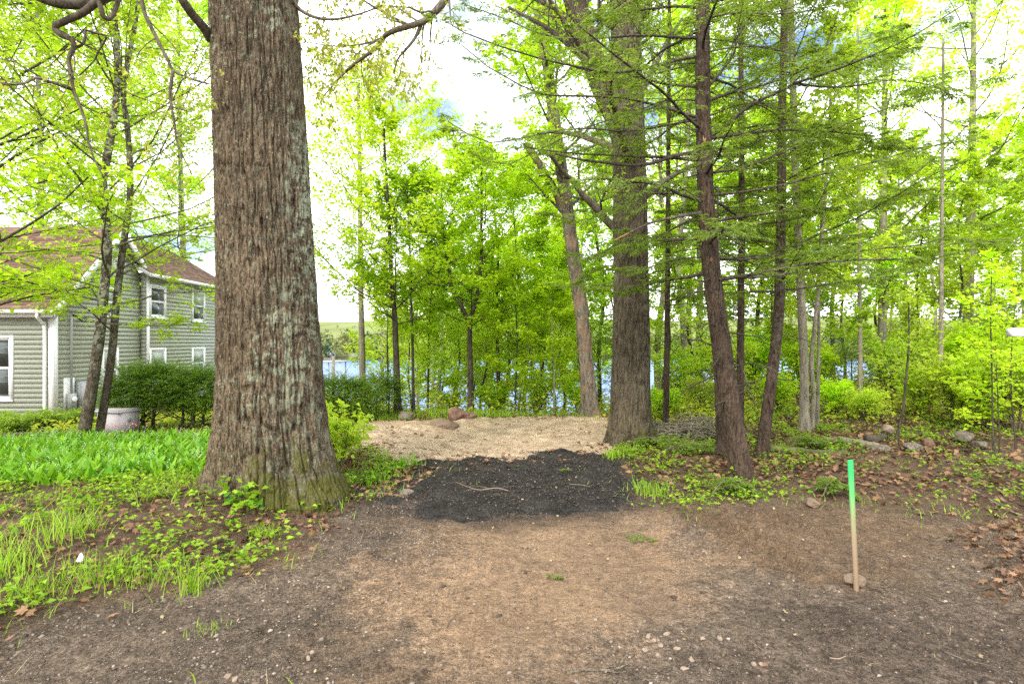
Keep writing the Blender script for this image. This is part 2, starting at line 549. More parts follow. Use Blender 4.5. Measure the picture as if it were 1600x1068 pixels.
def bark_mat(name, dark, light, sc=(14, 14, 2.4), lichen=0., moss=0., lich=(.42, .47, .33), bump=.8, dist=.02, patch=None):
    n = NT(name)
    v = n.obj(sc)
    w = n.obj((1, 1, 1))
    a = n.noise(v, 1.0, 6, .62, Distortion=.6)
    vo = n.n('TexVoronoi', {'Vector': v, 'Scale': .9, 'Randomness': 1.0}, feature='DISTANCE_TO_EDGE').outputs['Distance']
    vo = n.rng(vo, 0., .35)
    fine = n.noise(n.obj((1, 1, .45)), 75, 5, .7)
    h = n.math('ADD', n.math('MULTIPLY', a, .9), n.math('ADD', n.math('MULTIPLY', vo, .45), n.math('MULTIPLY', fine, .25)))
    col = n.mix(n.rng(a, .38, .62), dark, light)
    col = n.mix(n.rng(fine, .50, .66, 0, .6), col, tuple(min(1, c * 1.9) for c in light))
    big = n.noise(w, 1.3, 3)
    col = n.mix(n.rng(big, .4, .7, 0, .5), col, tuple(c * .6 for c in dark))
    if patch:
        col = n.mix(n.rng(n.noise(w, 3.1, 4), .5, .6, 0, .8), col, patch)
    if lichen:
        ln = n.noise(w, 10, 9, .8)
        zone = n.noise(n.obj((1.2, 1.2, .35)), 1.1, 2)
        sx_ = n.n('SeparateXYZ', {0: n.n('TexCoord').outputs['Object']}).outputs['X']
        lm = n.math('MULTIPLY', n.rng(n.math('ADD', ln, n.rng(sx_, -.3, .35, 0, .06)), .55, .60), n.rng(zone, .40, .56, .15, 1.0))
        sz_ = n.n('SeparateXYZ', {0: n.n('TexCoord').outputs['Object']}).outputs['Z']
        lm = n.math('MULTIPLY', lm, n.rng(sz_, .3, 1.9, .22, 1.0))
        col = n.mix(n.math('MULTIPLY', lm, lichen), col, lich)
        sp = n.rng(n.noise(w, 55, 3, .7), .60, .66, 0, .6 * lichen)
        col = n.mix(sp, col, tuple(c * 1.15 for c in lich))
    if moss:
        g = n.n('SeparateXYZ', {0: n.n('TexCoord').outputs['Object']})
        zz = n.rng(g.outputs['Z'], 0.0, 1.0, 1, 0)
        mm = n.rng(n.math('ADD', n.noise(w, 4.2, 9, .78), n.math('MULTIPLY', zz, .27)), .67, .77)
        mm = n.math('MULTIPLY', mm, n.rng(g.outputs['X'], -.35, .25, .12, 1.0))
        col = n.mix(n.math('MULTIPLY', mm, moss), col, (.075, .078, .010))
    n.surf(col, .9, n.bump(h, bump, dist), .15)
    return n.m

def plain_mat(name, c, rough=.6, var=.12, scale=8, bump=.1, spec=.3, metal=0., detail=5):
    n = NT(name)
    v = n.obj()
    f = n.noise(v, scale, detail, .6)
    col = n.mix(n.rng(f, .3, .7), tuple(x * (1 - var) for x in c), tuple(min(1, x * (1 + var)) for x in c))
    n.surf(col, rough, n.bump(f, bump, .01), spec, metal)
    return n.m

M = {}
M['maple'] = leaf_mat('maple_leaf', (.23, .44, .013), (.52, .72, .034), .55)
M['maple_dark'] = leaf_mat('maple_leaf_deep', (.20, .42, .013), (.46, .69, .028), .55)
M['birchleaf'] = leaf_mat('young_leaf', (.22, .42, .02), (.50, .66, .06), .5)
M['oakleaf'] = leaf_mat('young_oak_leaf', (.27, .30, .04), (.48, .50, .10), .5, objvar=.12)
M['hemlock'] = leaf_mat('hemlock_needle', (.095, .165, .028), (.27, .38, .065), .5, objvar=.12)
M['yew'] = leaf_mat('hedge_needle', (.050, .125, .014), (.22, .36, .030), .35, objvar=.12)
M['weed'] = leaf_mat('weed_leaf', (.055, .19, .008), (.36, .52, .035), .4, objvar=.12)
M['lowshrub'] = leaf_mat('low_shrub_leaf', (.085, .20, .014), (.28, .40, .045), .4)
M['lily'] = leaf_mat('lily_leaf', (.065, .225, .010), (.27, .48, .035), .4, objvar=.12)
M['grass'] = leaf_mat('grass_blade', (.14, .31, .015), (.38, .52, .05), .4, objvar=.12)
M['bush'] = leaf_mat('bush_leaf', (.19, .33, .014), (.44, .52, .05), .45)
M['farleaf'] = leaf_mat('far_foliage', (.030, .075, .040), (.20, .21, .07), .25, objvar=.12)
M['dead'] = leaf_mat('dead_leaf', (.080, .042, .023), (.31, .175, .098), .12, 1.0, .7, .2, objvar=.12)
M['drygrass'] = leaf_mat('dry_grass', (.25, .19, .09), (.45, .36, .20), .2, 1.0, .7, .2, objvar=.12)
M['flower'] = plain_mat('flower', (.75, .76, .66), .5)
M['pink'] = plain_mat('pink_flower', (.75, .16, .20), .5)
M['oakbark'] = bark_mat('oak_bark', (.026, .0175, .0100), (.155, .113, .070), (46, 46, 8), 1.0, .8, (.27, .30, .20), 1.0, .014)
M['oakbark2'] = bark_mat('grey_oak_bark', (.035, .027, .016), (.13, .103, .068), (34, 34, 6), .35, .7, (.26, .28, .18), 1.0, .02)
M['palebark'] = bark_mat('pale_bark', (.060, .048, .033), (.21, .172, .13), (18, 18, 5), .6, .2, (.30, .32, .24), 1.0, .02, (.22, .145, .095))
M['hembark'] = bark_mat('hemlock_bark', (.019, .0125, .008), (.088, .060, .041), (34, 34, 7), .25, 0., (.26, .25, .19), .9, .012)
M['darkbark'] = bark_mat('dark_bark', (.026, .021, .015), (.095, .075, .054), (26, 26, 5), .3, 0, (.26, .27, .2), .8, .01)
M['greybark'] = bark_mat('grey_bark', (.105, .090, .064), (.29, .25, .185), (20, 20, 4), .5, .2, (.38, .40, .30), .6, .008)
M['cherrybark'] = bark_mat('cherry_bark', (.026, .020, .013), (.105, .080, .055), (26, 26, 10), .8, .0, (.36, .36, .28), .9, .01)
M['twig'] = bark_mat('twig_bark', (.050, .041, .028), (.16, .13, .092), (30, 30, 8), .3, 0, (.3, .32, .24), .5, .004)
M['torn'] = plain_mat('torn_wood', (.36, .17, .085), .8, .35, 40, .5)
M['mosslog'] = bark_mat('moss_log', (.05, .05, .02), (.13, .14, .04), (8, 8, 8), .3, 0)
M['rock'] = bark_mat('field_stone', (.075, .060, .044), (.22, .185, .145), (6, 6, 6), .5, 0, (.38, .39, .30), .7, .015)
M['redrock'] = bark_mat('brown_boulder', (.095, .055, .040), (.24, .145, .105), (6, 6, 6), .2, 0, (.3, .28, .22), .7, .02)
M['palestone'] = plain_mat('pale_stone', (.25, .185, .135), .85, .25, 30, .4)
M['tanrock'] = plain_mat('tan_rock', (.17, .12, .08), .85, .25, 14, .5)

def ground_material(name, mode):
    n = NT(name)
    w = n.obj()
    if mode == 'ground':
        col = n.attr('base').outputs['Color']
        gr = n.attr('grit').outputs['Fac']
    elif mode == 'sand':
        col = n.mix(n.rng(n.noise(w, 3.2, 8, .7), .40, .64), (.60, .455, .315), (.38, .265, .175))
        gr = n.n('Value').outputs[0]; gr.default_value = .12
    else:
        col = n.mix(n.rng(n.noise(w, 3.0, 6, .6), .35, .7), (.027, .024, .022), (.058, .051, .045))
        gr = n.n('Value').outputs[0]; gr.default_value = .5
    a = n.noise(w, 1.7, 6, .6)
    b = n.noise(w, 11, 6, .65)
    c = n.noise(w, 65, 5, .7)
    d = n.noise(w, 260, 3, .7)
    def mul(cc, f, lo, hi):
        k = n.rng(f, .38, .62, lo, hi)
        return n.mix(amt, cc, n.n('CombineColor', {0: k, 1: k, 2: k}).outputs[0], 'MULTIPLY')
    amt = n.rng(gr, 0., .6, .30, .9)
    col = mul(col, a, .82, 1.18)
    col = mul(col, b, .66, 1.34)
    e_ = n.noise(w, 32, 5, .7)
    col = mul(col, e_, .62, 1.38)
    col = mul(col, c, .55, 1.48)
    col = mul(col, d, .66, 1.36)
    # grit: small stones of other colours
    vo = n.n('TexVoronoi', {'Vector': w, 'Scale': 105., 'Randomness': 1.0})
    hue = n.n('SeparateColor', {0: vo.outputs['Color']})
    stone = n.mix(hue.outputs[0], (.055, .045, .036), (.30, .25, .195))
    patchy = n.math('MULTIPLY', gr, n.rng(n.noise(w, 2.6, 5, .6), .36, .66, .15, 1.0))
    present = n.math('MULTIPLY', n.rng(vo.outputs['Distance'], .46, .34), n.rng(n.math('ADD', hue.outputs[1], n.math('MULTIPLY', patchy, .5)), .90, 1.0))
    col = n.mix(n.math('MULTIPLY', present, .75), col, stone)
    hgt = n.math('ADD', n.math('MULTIPLY', b, 2.2), n.math('ADD', n.math('MULTIPLY', c, .8), n.math('ADD', n.math('MULTIPLY', d, .25), n.math('MULTIPLY', present, .35))))
    n.surf(col, .95, n.bump(hgt, .9, .03), .1)
    return n.m
M['ground'] = ground_material('forest_soil', 'ground')
M['sand'] = ground_material('sandy_fill', 'sand')
M['millings'] = ground_material('black_millings', 'black')

def pebble_material(name, stops):
    n = NT(name)
    t = n.attr('tint').outputs['Fac']
    r = n.n('ValToRGB', {0: t})
    e = r.color_ramp.elements
    while len(e) < len(stops): e.new(.5)
    for i, (p, c) in enumerate(stops):
        e[i].position = p; e[i].color = (*c, 1)
    w = n.obj()
    f = n.noise(w, 90, 4)
    col = n.mix(n.rng(f, .3, .7, 0, .4), r.outputs[0], (.10, .075, .055))
    n.surf(col, .88, n.bump(f, .3, .003), .2)
    return n.m
M['pebble'] = pebble_material('gravel_stone', [(0, (.05, .042, .035)), (.4, (.11, .085, .066)), (.7, (.17, .135, .105)), (.9, (.25, .205, .165)), (1, (.40, .33, .27))])
M['clod'] = pebble_material('soil_clod', [(0, (.035, .026, .02)), (.5, (.075, .052, .036)), (1, (.16, .105, .068))])
M['blackclod'] = pebble_material('milling_crumb', [(0, (.012, .011, .011)), (.55, (.045, .040, .036)), (.85, (.095, .083, .072)), (1, (.20, .17, .14))])

n_ = NT('lake_water')
wv = n_.obj((1, .35, 1))
b_ = n_.surf((.035, .125, .30), .35, n_.bump(n_.noise(wv, 1.1, 5, .6), .5, .25), .12)
M['water'] = n_.m

# ---------------------------------------------------------------- the ground
def dense(lo, a, b, hi, step, grow):
    mid = list(np.arange(a, b + 1e-6, step))
    out = []; s = step; x = a
    while x > lo:
        s *= grow; x -= s; out.append(x)
    left = out[::-1]
    out = []; s = step; x = mid[-1]
    while x < hi:
        s *= grow; x += s; out.append(x)
    return np.array(left + mid + out)

gx = dense(-1500, -4.0, 5.2, 1500, .040, 1.09)
gy = dense(-60, 1.9, 8.6, 1700, .040, 1.08)
X, Y = np.meshgrid(gx, gy)
Xf, Yf = X.ravel(), Y.ravel()
Z = terrain(Xf, Yf)
wob = .24 * fbm(Xf * 1.7, Yf * 1.7, oct=4, seed=21) + .16 * fbm(Xf * 7, Yf * 7, oct=3, seed=22)
def pmask(poly, soft, off=0.):
    return sstep(-soft, soft, poly_sd(np.clip(Xf, -40, 40), np.clip(Yf, -20, 40), poly) + wob + off)
mdrive = pmask(POLY_DRIVE, .22)
mtan = pmask(POLY_TAN, .45)
mright = pmask(POLY_RIGHT, .3)
mdark = pmask(POLY_DARK, .45)
mheap = pmask(POLY_HEAP, .25)
near = (Yf > -2) & (Yf < 13) & (np.abs(Xf) < 12)
def colr(c): return np.array(c)[None]
litter = fbm(Xf * 1.3, Yf * 1.3, oct=4, seed=33)
base = colr((.135, .088, .058)) * (1 + .22 * litter[:, None])
far = sstep(14, 26, Yf)[:, None]
base = base * (1 - far) + colr((.10, .105, .035)) * far
hill = sstep(440, 520, Yf)[:, None]
base = base * (1 - hill) + colr((.17, .20, .065)) * (1 + .25 * fbm(Xf * .02, Yf * .02, oct=3, seed=4)[:, None]) * hill
gravel = colr((.142, .106, .075))
drive = gravel * (1 + .18 * litter[:, None])
soil = sstep(.1, .6, fbm(Xf * 1.1 + 4, Yf * .8, oct=4, seed=41))[:, None] * sstep(-.6, -1.5, Xf)[:, None]
drive = drive * (1 - .65 * soil) + colr((.050, .038, .030)) * .65 * soil
drive = drive * (1 - mdark[:, None] * .9) + colr((.098, .072, .053)) * mdark[:, None] * .9
drive = drive * (1 - mright[:, None]) + colr((.165, .110, .067)) * mright[:, None]
tstreak = np.clip(mtan * (.78 + .30 * fbm(Xf * 2.2 + Yf * .3, Yf * .7, oct=4, seed=44)), 0, 1)[:, None]
drive = drive * (1 - tstreak) + colr((.305, .200, .120)) * tstreak
base = base * (1 - mdrive[:, None]) + drive * mdrive[:, None]
lip = pmask(POLY_PATCH, .34, .22)[:, None]
base = base * (1 - lip * .7) + colr((.040, .034, .030)) * lip * .7
# lump and rut relief of the bare soil
rel = .016 * fbm(Xf * 3.5, Yf * 3.5, oct=4, seed=51) + .006 * fbm(Xf * 14, Yf * 14, oct=3, seed=52)
Z = Z + np.where(near, rel * (1 - .45 * mtan), 0)
Z = Z + np.where(near, mright * .020 * np.maximum(fbm(Xf * 6, Yf * 6, oct=3, seed=53), 0) + mheap * .10, 0)
def rut(pts, width, depth, tread):
    P = catmull([(*flat(*p), 0) for p in pts], 60)
    d = np.full(Xf.shape, 9.); s = np.zeros(Xf.shape)
    acc = 0
    for i in range(len(P) - 1):
        ax, ay = P[i, :2]; ex, ey = P[i + 1, :2] - P[i, :2]
        l = math.hypot(ex, ey)
        t = np.clip(((Xf - ax) * ex + (Yf - ay) * ey) / (l * l), 0, 1)
        dd = np.hypot(Xf - ax - t * ex, Yf - ay - t * ey)
        u = dd < d
        d = np.where(u, dd, d); s = np.where(u, acc + t * l, s); acc += l
    inn = sstep(width, width * .75, d)
    lipz = np.exp(-((d - width * 1.15) / (width * .25)) ** 2)
    end = sstep(0, .4, s) * sstep(acc, acc - .6, s)
    return end * (-depth * inn + depth * .8 * lipz + tread * inn * np.sin(s * 2 * math.pi / .13 + d * 30) * .5)
Z = Z + np.where(near, rut([(1030, 792), (1080, 812), (1150, 845), (1220, 890), (1270, 935)], .15, .045, .022), 0)
Z = Z + np.where(near, rut([(1080, 800), (1160, 815), (1260, 838), (1340, 860)], .13, .028, .012), 0)
Z = Z + np.where(near, rut([(640, 840), (590, 900), (530, 980), (480, 1060)], .18, .018, .008), 0)
Z = Z + np.where(near, rut([(480, 800), (400, 850), (300, 905), (150, 960)], .13, .022, .004), 0)
grit = np.clip(mdrive * (.78 - .62 * mtan - .45 * mright - .25 * mdark + .35 * sstep(.2, -1.2, Xf)) + .05, 0, 1)
nx, ny = len(gx), len(gy)
ii = (np.arange(ny - 1)[:, None] * nx + np.arange(nx - 1)[None]).ravel()
Q = np.stack([ii, ii + 1, ii + nx + 1, ii + nx], 1)
ground = mk('ground', np.stack([Xf, Yf, Z], 1), Q, M['ground'], smooth=True, attrs={'base': base, 'grit': grit})
tag(ground, 'brown dirt drive, forest floor and far hillside', 'ground', kind='structure')

def zg(x, y):
    """the built ground surface, relief included, near the camera"""
    x = np.asarray(x, float); y = np.asarray(y, float)
    ix = np.clip(np.searchsorted(gx, x) - 1, 0, nx - 2); iy = np.clip(np.searchsorted(gy, y) - 1, 0, ny - 2)
    fx = np.clip((x - gx[ix]) / (gx[ix + 1] - gx[ix]), 0, 1); fy = np.clip((y - gy[iy]) / (gy[iy + 1] - gy[iy]), 0, 1)
    G = Z.reshape(ny, nx)
    return (G[iy, ix] * (1 - fx) + G[iy, ix + 1] * fx) * (1 - fy) + (G[iy + 1, ix] * (1 - fx) + G[iy + 1, ix + 1] * fx) * fy

def overlay(name, poly, x0, x1, y0, y1, step, thick, mat, seed, label, soft, wobs, lump):
    ax = np.arange(x0, x1, step); ay = np.arange(y0, y1, step)
    x, y = np.meshgrid(ax, ay); sh = x.shape; x = x.ravel(); y = y.ravel()
    w = wobs * fbm(x * 2.3, y * 2.3, oct=4, seed=seed)
    m = sstep(-soft, soft, poly_sd(x, y, poly) + w)
    z = zg(x, y) - .02 + m * (thick + .02) + m * (lump * fbm(x * 4, y * 4, oct=4, seed=seed + 3) + lump * .3 * fbm(x * 22, y * 22, oct=2, seed=seed + 4))
    nxx = len(ax)
    i = (np.arange(sh[0] - 1)[:, None] * nxx + np.arange(nxx - 1)[None]).ravel()
    q = np.stack([i, i + 1, i + nxx + 1, i + nxx], 1)
    keep = (m[q] > .01).any(1)
    q = q[keep]
    used = np.unique(q); remap = np.full(len(x), -1); remap[used] = np.arange(len(used))
    o = mk(name, np.stack([x, y, z], 1)[used], remap[q], mat, smooth=True)
    return tag(o, label, 'ground', kind='structure')
overlay('sand_clearing', POLY_SAND, -4.5, 4.2, 6.6, 13.2, .06, .035, M['sand'], 61, 'bare pale sandy clearing beyond the black patch', .35, .25, .024)
overlay('driveway_patch', POLY_PATCH, -2.0, 2.2, 4.6, 9.0, .045, .024, M['millings'], 71, 'patch of black asphalt millings spread across the drive', .26, .22, .024)

lake = mk('lake', [(-1500, 40, LAKE_Z), (1500, 40, LAKE_Z), (1500, 470, LAKE_Z), (-1500, 470, LAKE_Z)], np.array([(0, 1, 2, 3)]), M['water'])
tag(lake, 'blue lake water beyond the trees', 'lake', kind='structure')
# ---------------------------------------------------------------- the house
def siding_mat():
    n = NT('grey_green_siding')
    f = n.noise(n.obj((1, 1, 6)), 9, 4)
    col = n.mix(n.rng(f, .3, .7), (.37, .39, .31), (.43, .445, .36))
    n.surf(col, .6, n.bump(f, .08, .004), .3)
    return n.m
M['siding'] = siding_mat()
M['trim'] = plain_mat('white_trim', (.76, .76, .73), .5, .05, 6, .05)
M['gutter'] = plain_mat('cream_gutter', (.62, .62, .52), .45, .06, 5, .04)
M['glass'] = plain_mat('window_glass', (.05, .06, .055), .06, .3, 1.5, .0, .8)
M['screen'] = plain_mat('pale_blind', (.34, .38, .30), .25, .12, 3, .0, .5)  # pale grey-green pane colour for the upper sashes
M['meter'] = plain_mat('grey_meter', (.36, .38, .36), .45, .08, 10, .05, .4)
M['dark'] = plain_mat('dark_gap', (.02, .02, .02), .8)
nsh = NT('brown_shingle')
tt_ = nsh.attr('tint').outputs['Fac']
cc_ = nsh.mix(tt_, (.105, .064, .045), (.23, .145, .105))
nsh.surf(cc_, .9, nsh.bump(nsh.noise(nsh.obj(), 120, 3), .4, .004), .15)
M['shingle'] = nsh.m

HX, HY = -13.7, 17.0          # near corner of the front wall and the gable wall
HZ0 = -0.95
EAVE = 2.62; PEAK = 5.3; PY = 19.75
house = thing('house', 'grey green clapboard house with brown shingle roofs and white trim', 'house', (HX, HY, 0))

def wall_boards(wall, along, fixed, a0, a1, z0, z1, face, tops=None):
    """lapped clapboards, one mesh object each, on one wall. along 'x' or 'y'; face is the outward sign"""
    h = .145
    k = 0
    z = z0
    while z < z1 - .01:
        zt = min(z + h, z1)
        b0, b1 = a0, a1
        if tops:
            b0, b1 = tops(z)
            if b1 - b0 < .12: break
        e0, e1 = .026, .008
        m = MB()
        pts = []
        for (zz, e) in ((z, e0), (zt + .012, e1)):
            pts.append((zz, e))
        P = []
        for aa in (b0, b1):
            for (zz, e) in (((z), 0.), ((z), e0), ((zt + .012), e1), ((zt + .012), 0.)):
                P.append((aa, fixed + face * e, zz) if along == 'x' else (fixed + face * e, aa, zz))
        P = np.array(P) - np.array([HX, HY, 0])
        m.add(P, [(0, 1, 5, 4), (1, 2, 6, 5), (2, 3, 7, 6), (0, 3, 2, 1), (4, 5, 6, 7)])
        m.build('clapboard', M['siding'], wall)
        z += h; k += 1

def hpart(m, name, mat, parent=house):
    m.v = [v - np.array([HX, HY, 0]) for v in m.v]
    return m.build(name, mat, parent)

# front wall
w1 = hpart(MB().box(-26, HX - .002, HY + .002, HY + .15, HZ0, EAVE), 'wall', M['siding'])
wall_boards(w1, 'x', HY, -26, HX - .13, HZ0, EAVE, -1)
# gable wall
m = MB()
P = [(HX, y, z) for y, z in ((HY + .15, HZ0), (22.5, HZ0), (22.5, EAVE), (PY, PEAK - .05), (HY + .15, EAVE))]
P2 = [(HX - .15, y, z) for _, y, z in P]
m.add(np.array(P + P2), [(0, 1, 2, 4), (5, 9, 7, 6)], [(2, 3, 4), (7, 9, 8)])
w2 = hpart(m, 'wall', M['siding'])
def gtop(z):
    if z < EAVE - .1: return (HY + .13, 22.4)
    f = (z + .15 - EAVE) / (PEAK - EAVE)
    return (HY + .05 + (PY - HY) * f, 22.4 - (22.4 - PY) * f)
wall_boards(w2, 'y', HX, 0, 0, HZ0, PEAK - .1, 1, gtop)
# wing
WX, WY0, WY1, WE = -13.45, 20.95, 26.6, 4.15
w3 = hpart(MB().box(WX - 5.5, WX - .002, WY0 + .002, WY1, HZ0 - .4, WE), 'wall', M['siding'])
wall_boards(w3, 'y', WX, WY0 + .12, WY1 - .1, HZ0 - .4, WE, 1)
wall_boards(w3, 'x', WY0, HX + .03, WX - .02, HZ0 - .4, WE, -1)
# corner boards
for (x0, x1, y0, y1, zb, zt) in ((HX - .13, HX + .034, HY - .034, HY + .0, HZ0, EAVE), (HX + .004, HX + .034, HY + .002, HY + .13, HZ0, EAVE), (WX - .0, WX + .034, WY0 - .034, WY0 + .12, HZ0, WE), (WX + .001, WX + .034, WY1 - .1, WY1 + .03, HZ0, WE)):
    hpart(MB().box(x0, x1, y0, y1, zb, zt), 'corner_board', M['trim'])

def window(cx, cz, w, h, axis, fixed, face, blind=False):
    """double-hung window set on a wall: trim, sashes, meeting rail, panes"""
    def bx(m, a0, a1, z0, z1, d0, d1):
        lo, hi = sorted((fixed + face * d0, fixed + face * d1))
        return m.box(a0, a1, lo, hi, z0, z1) if axis == 'x' else m.box(lo, hi, a0, a1, z0, z1)
    x0, x1, z0, z1 = cx - w / 2, cx + w / 2, cz - h / 2, cz + h / 2
    t = .1
    m = MB()
    bx(m, x0 - t, x0, z0 - t, z1 + t, .0, .05); bx(m, x1, x1 + t, z0 - t, z1 + t, .0, .05)
    bx(m, x0, x1, z1, z1 + t, .0, .049); bx(m, x0, x1, z0 - t, z0, .0, .049)
    fr = hpart(m, 'window', M['trim'])
    s = MB(); bx(s, x0 - t * 1.2, x1 + t * 1.2, z0 - t * 1.25, z0 - t * .75, .052, .085); hpart(s, 'sill', M['trim'], fr)
    for (a, b) in ((z0, cz), (cz, z1)):
        s = MB(); q = .035
        bx(s, x0 + .001, x0 + q, a, b, .01, .038); bx(s, x1 - q, x1 - .001, a, b, .01, .038)
        bx(s, x0 + q, x1 - q, a, a + q, .01, .037); bx(s, x0 + q, x1 - q, b - q, b, .01, .037)
        hpart(s, 'sash', M['trim'], fr)
        g = MB(); bx(g, x0 + q, x1 - q, a + q, b - q, .028, .031)
        hpart(g, 'pane', M['screen'] if (blind and a == cz) else M['glass'], fr)
window(-15.55, .82, 1.15, 1.75, 'x', HY, -1)
window(-18.6, .82, 1.15, 1.75, 'x', HY, -1)
window(19.35, .66, .62, 1.3, 'y', HX, 1, True)
window(19.35, 2.95, .62, .8, 'y', HX, 1, True)
window(21.55, .70, .82, 1.15, 'y', WX, 1, True)
window(24.35, .70, .82, 1.15, 'y', WX, 1, True)
window(21.55, 3.12, .82, 1.05, 'y', WX, 1)
window(24.35, 3.12, .82, 1.15, 'y', WX, 1, True)
# gable vent with louvres
m = MB()
for (y0, y1, z0, z1) in ((19.4, 19.46, 4.1, 4.75), (20.04, 20.1, 4.1, 4.75), (19.46, 20.04, 4.69, 4.75), (19.46, 20.04, 4.1, 4.16)):
    m.box(HX + .0, HX + .05, y0, y1, z0, z1)
vent = hpart(m, 'gable_vent', M['trim'])
for k in range(8):
    hpart(MB().box(HX + .01, HX + .042, 19.46, 20.04, 4.175 + k * .064, 4.22 + k * .064), 'slat', M['trim'], vent)

# roofs: shingles laid course by course
def shingles(o, u, v, w, h, seed):
    """shingles on the plane o + a*u + b*v (u along the eave, v up the slope)"""
    rs = rngof(seed)
    u = nrm(np.array(u, float)); v = nrm(np.array(v, float)); nn = np.cross(u, v)
    if nn[2] < 0: nn = -nn
    V = []; Qd = []; tin = []; n = 0
    ex, sw = .15, .3
    for r in range(int(h / ex) + 1):
        b0 = r * ex; b1 = min(b0 + ex + .03, h + .02)
        a = -rs.random() * sw
        while a < w:
            ww = sw * rs.uniform(.7, 1.25)
            a0, a1 = max(a, 0), min(a + ww - .006, w)
            if a1 - a0 > .02:
                e = .014 + rs.random() * .006
                p = lambda aa, bb, nz: np.array(o) + u * aa + v * bb + nn * nz
                V += [p(a0, b0, e), p(a1, b0, e), p(a1, b1, .003), p(a0, b1, .003), p(a0, b0, 0), p(a1, b0, 0)]
                Qd += [(n, n + 1, n + 2, n + 3), (n + 4, n + 5, n + 1, n)]
                t = rs.random(); tin += [t] * 6; n += 6
            a += ww
    return np.array(V) - np.array([HX, HY, 0]), np.array(Qd), np.array(tin)
sl = nrm(np.array([0, PY - HY + .3, PEAK - EAVE + .32]))
rl = math.hypot(PY - HY + .3, PEAK - EAVE + .32)
roof = hpart(MB().add([(-26, HY - .3, EAVE - .28 + .22), (HX + .25, HY - .3, EAVE - .06), (HX + .25, PY, PEAK + .26), (-26, PY, PEAK + .26), (HX + .25, 20.9, 4.355), (-26, 20.9, 4.355),
                       (-26, HY - .3, EAVE - .16), (HX + .25, HY - .3, EAVE - .16), (HX + .25, PY, PEAK + .12), (-26, PY, PEAK + .12), (HX + .25, 20.9, 4.225), (-26, 20.9, 4.225)],
                      [(0, 1, 2, 3), (3, 2, 4, 5), (6, 9, 8, 7), (9, 11, 10, 8), (0, 6, 7, 1), (5, 4, 10, 11)]), 'roof', M['trim'])
V, Qd, tn = shingles((-26, HY - .32, EAVE - .05), (1, 0, 0), sl, 26 + HX + .27, rl, 5)
tag(mk('shingles', V, Qd, M['shingle'], roof, attrs={'tint': tn}), kind='stuff')
# rake boards
for (y0, z0, y1, z1) in ((HY - .3, EAVE - .06, PY, PEAK + .26), (20.9, 4.355, PY, PEAK + .26)):
    m = MB(); s = 1 if y1 > y0 else -1
    ye = y1 - .003 * s
    m.add([(x, y, z + d) for x in (HX + .252, HX + .285) for (y, z) in ((y0, z0), (ye, z1)) for d in (-.30, .02)], [(0, 2, 3, 1), (4, 5, 7, 6), (0, 1, 5, 4), (2, 6, 7, 3), (1, 3, 7, 5), (0, 4, 6, 2)])
    hpart(m, 'rake_board', M['trim'])
# gutter and fascia along the front eave, downspout at the corner
hpart(MB().box(-26, HX + .2, HY - .29, HY - .26, EAVE - .3, EAVE - .12), 'fascia', M['trim'])
g = MB()
prof = [(0, 0), (-.03, -.09), (-.10, -.09), (-.13, -.05), (-.13, .0), (-.12, .0), (-.115, -.04), (-.095, -.08), (-.035, -.08), (-.01, 0)]
gv = [(x, HY - .295 + p[0], EAVE - .10 + p[1]) for x in (-26, HX + .2) for p in prof]
k = len(prof)
g.add(gv, [(i, (i + 1) % k, k + (i + 1) % k, k + i) for i in range(k)])
hpart(g, 'gutter', M['gutter'])
d = MB()
d.tube(catmull([(HX - .18, HY - .36, EAVE - .18), (HX - .18, HY - .36, EAVE - .30), (HX - .20, HY - .12, EAVE - .5), (HX - .20, HY - .08, EAVE - .7), (HX - .20, HY - .08, HZ0)], 20), .045, 6)
hpart(d, 'downspout', M['trim'])
# wing roof
WR = 1.75; WHW = 2.75
wr = hpart(MB().add([(WX + .35, WY0 - .3, WE - .05), (WX + .35, WY1 + .3, WE - .05), (WX - WHW, WY1 + .3, WE + WR), (WX - WHW, WY0 - .3, WE + WR), (WX - 2 * WHW - .3, WY1 + .3, WE - .05), (WX - 2 * WHW - .3, WY0 - .3, WE - .05),
                     (WX + .35, WY0 - .3, WE - .2), (WX + .35, WY1 + .3, WE - .2), (WX - WHW, WY1 + .3, WE + WR - .14), (WX - WHW, WY0 - .3, WE + WR - .14)],
                    [(0, 1, 2, 3), (3, 2, 4, 5), (6, 9, 8, 7), (0, 6, 7, 1), (0, 3, 9, 6), (1, 7, 8, 2)]), 'roof', M['trim'])
vv = np.array([-(WHW + .35), 0, WR + .05])
V, Qd, tn = shingles((WX + .37, WY0 - .32, WE - .045), (0, 1, 0), vv, WY1 - WY0 + .64, np.linalg.norm(vv), 6)
tag(mk('shingles', V, Qd, M['shingle'], wr, attrs={'tint': tn}), kind='stuff')
hpart(MB().box(WX + .355, WX + .44, WY0 - .3, WY1 + .3, WE - .19, WE - .07), 'gutter', M['trim'])

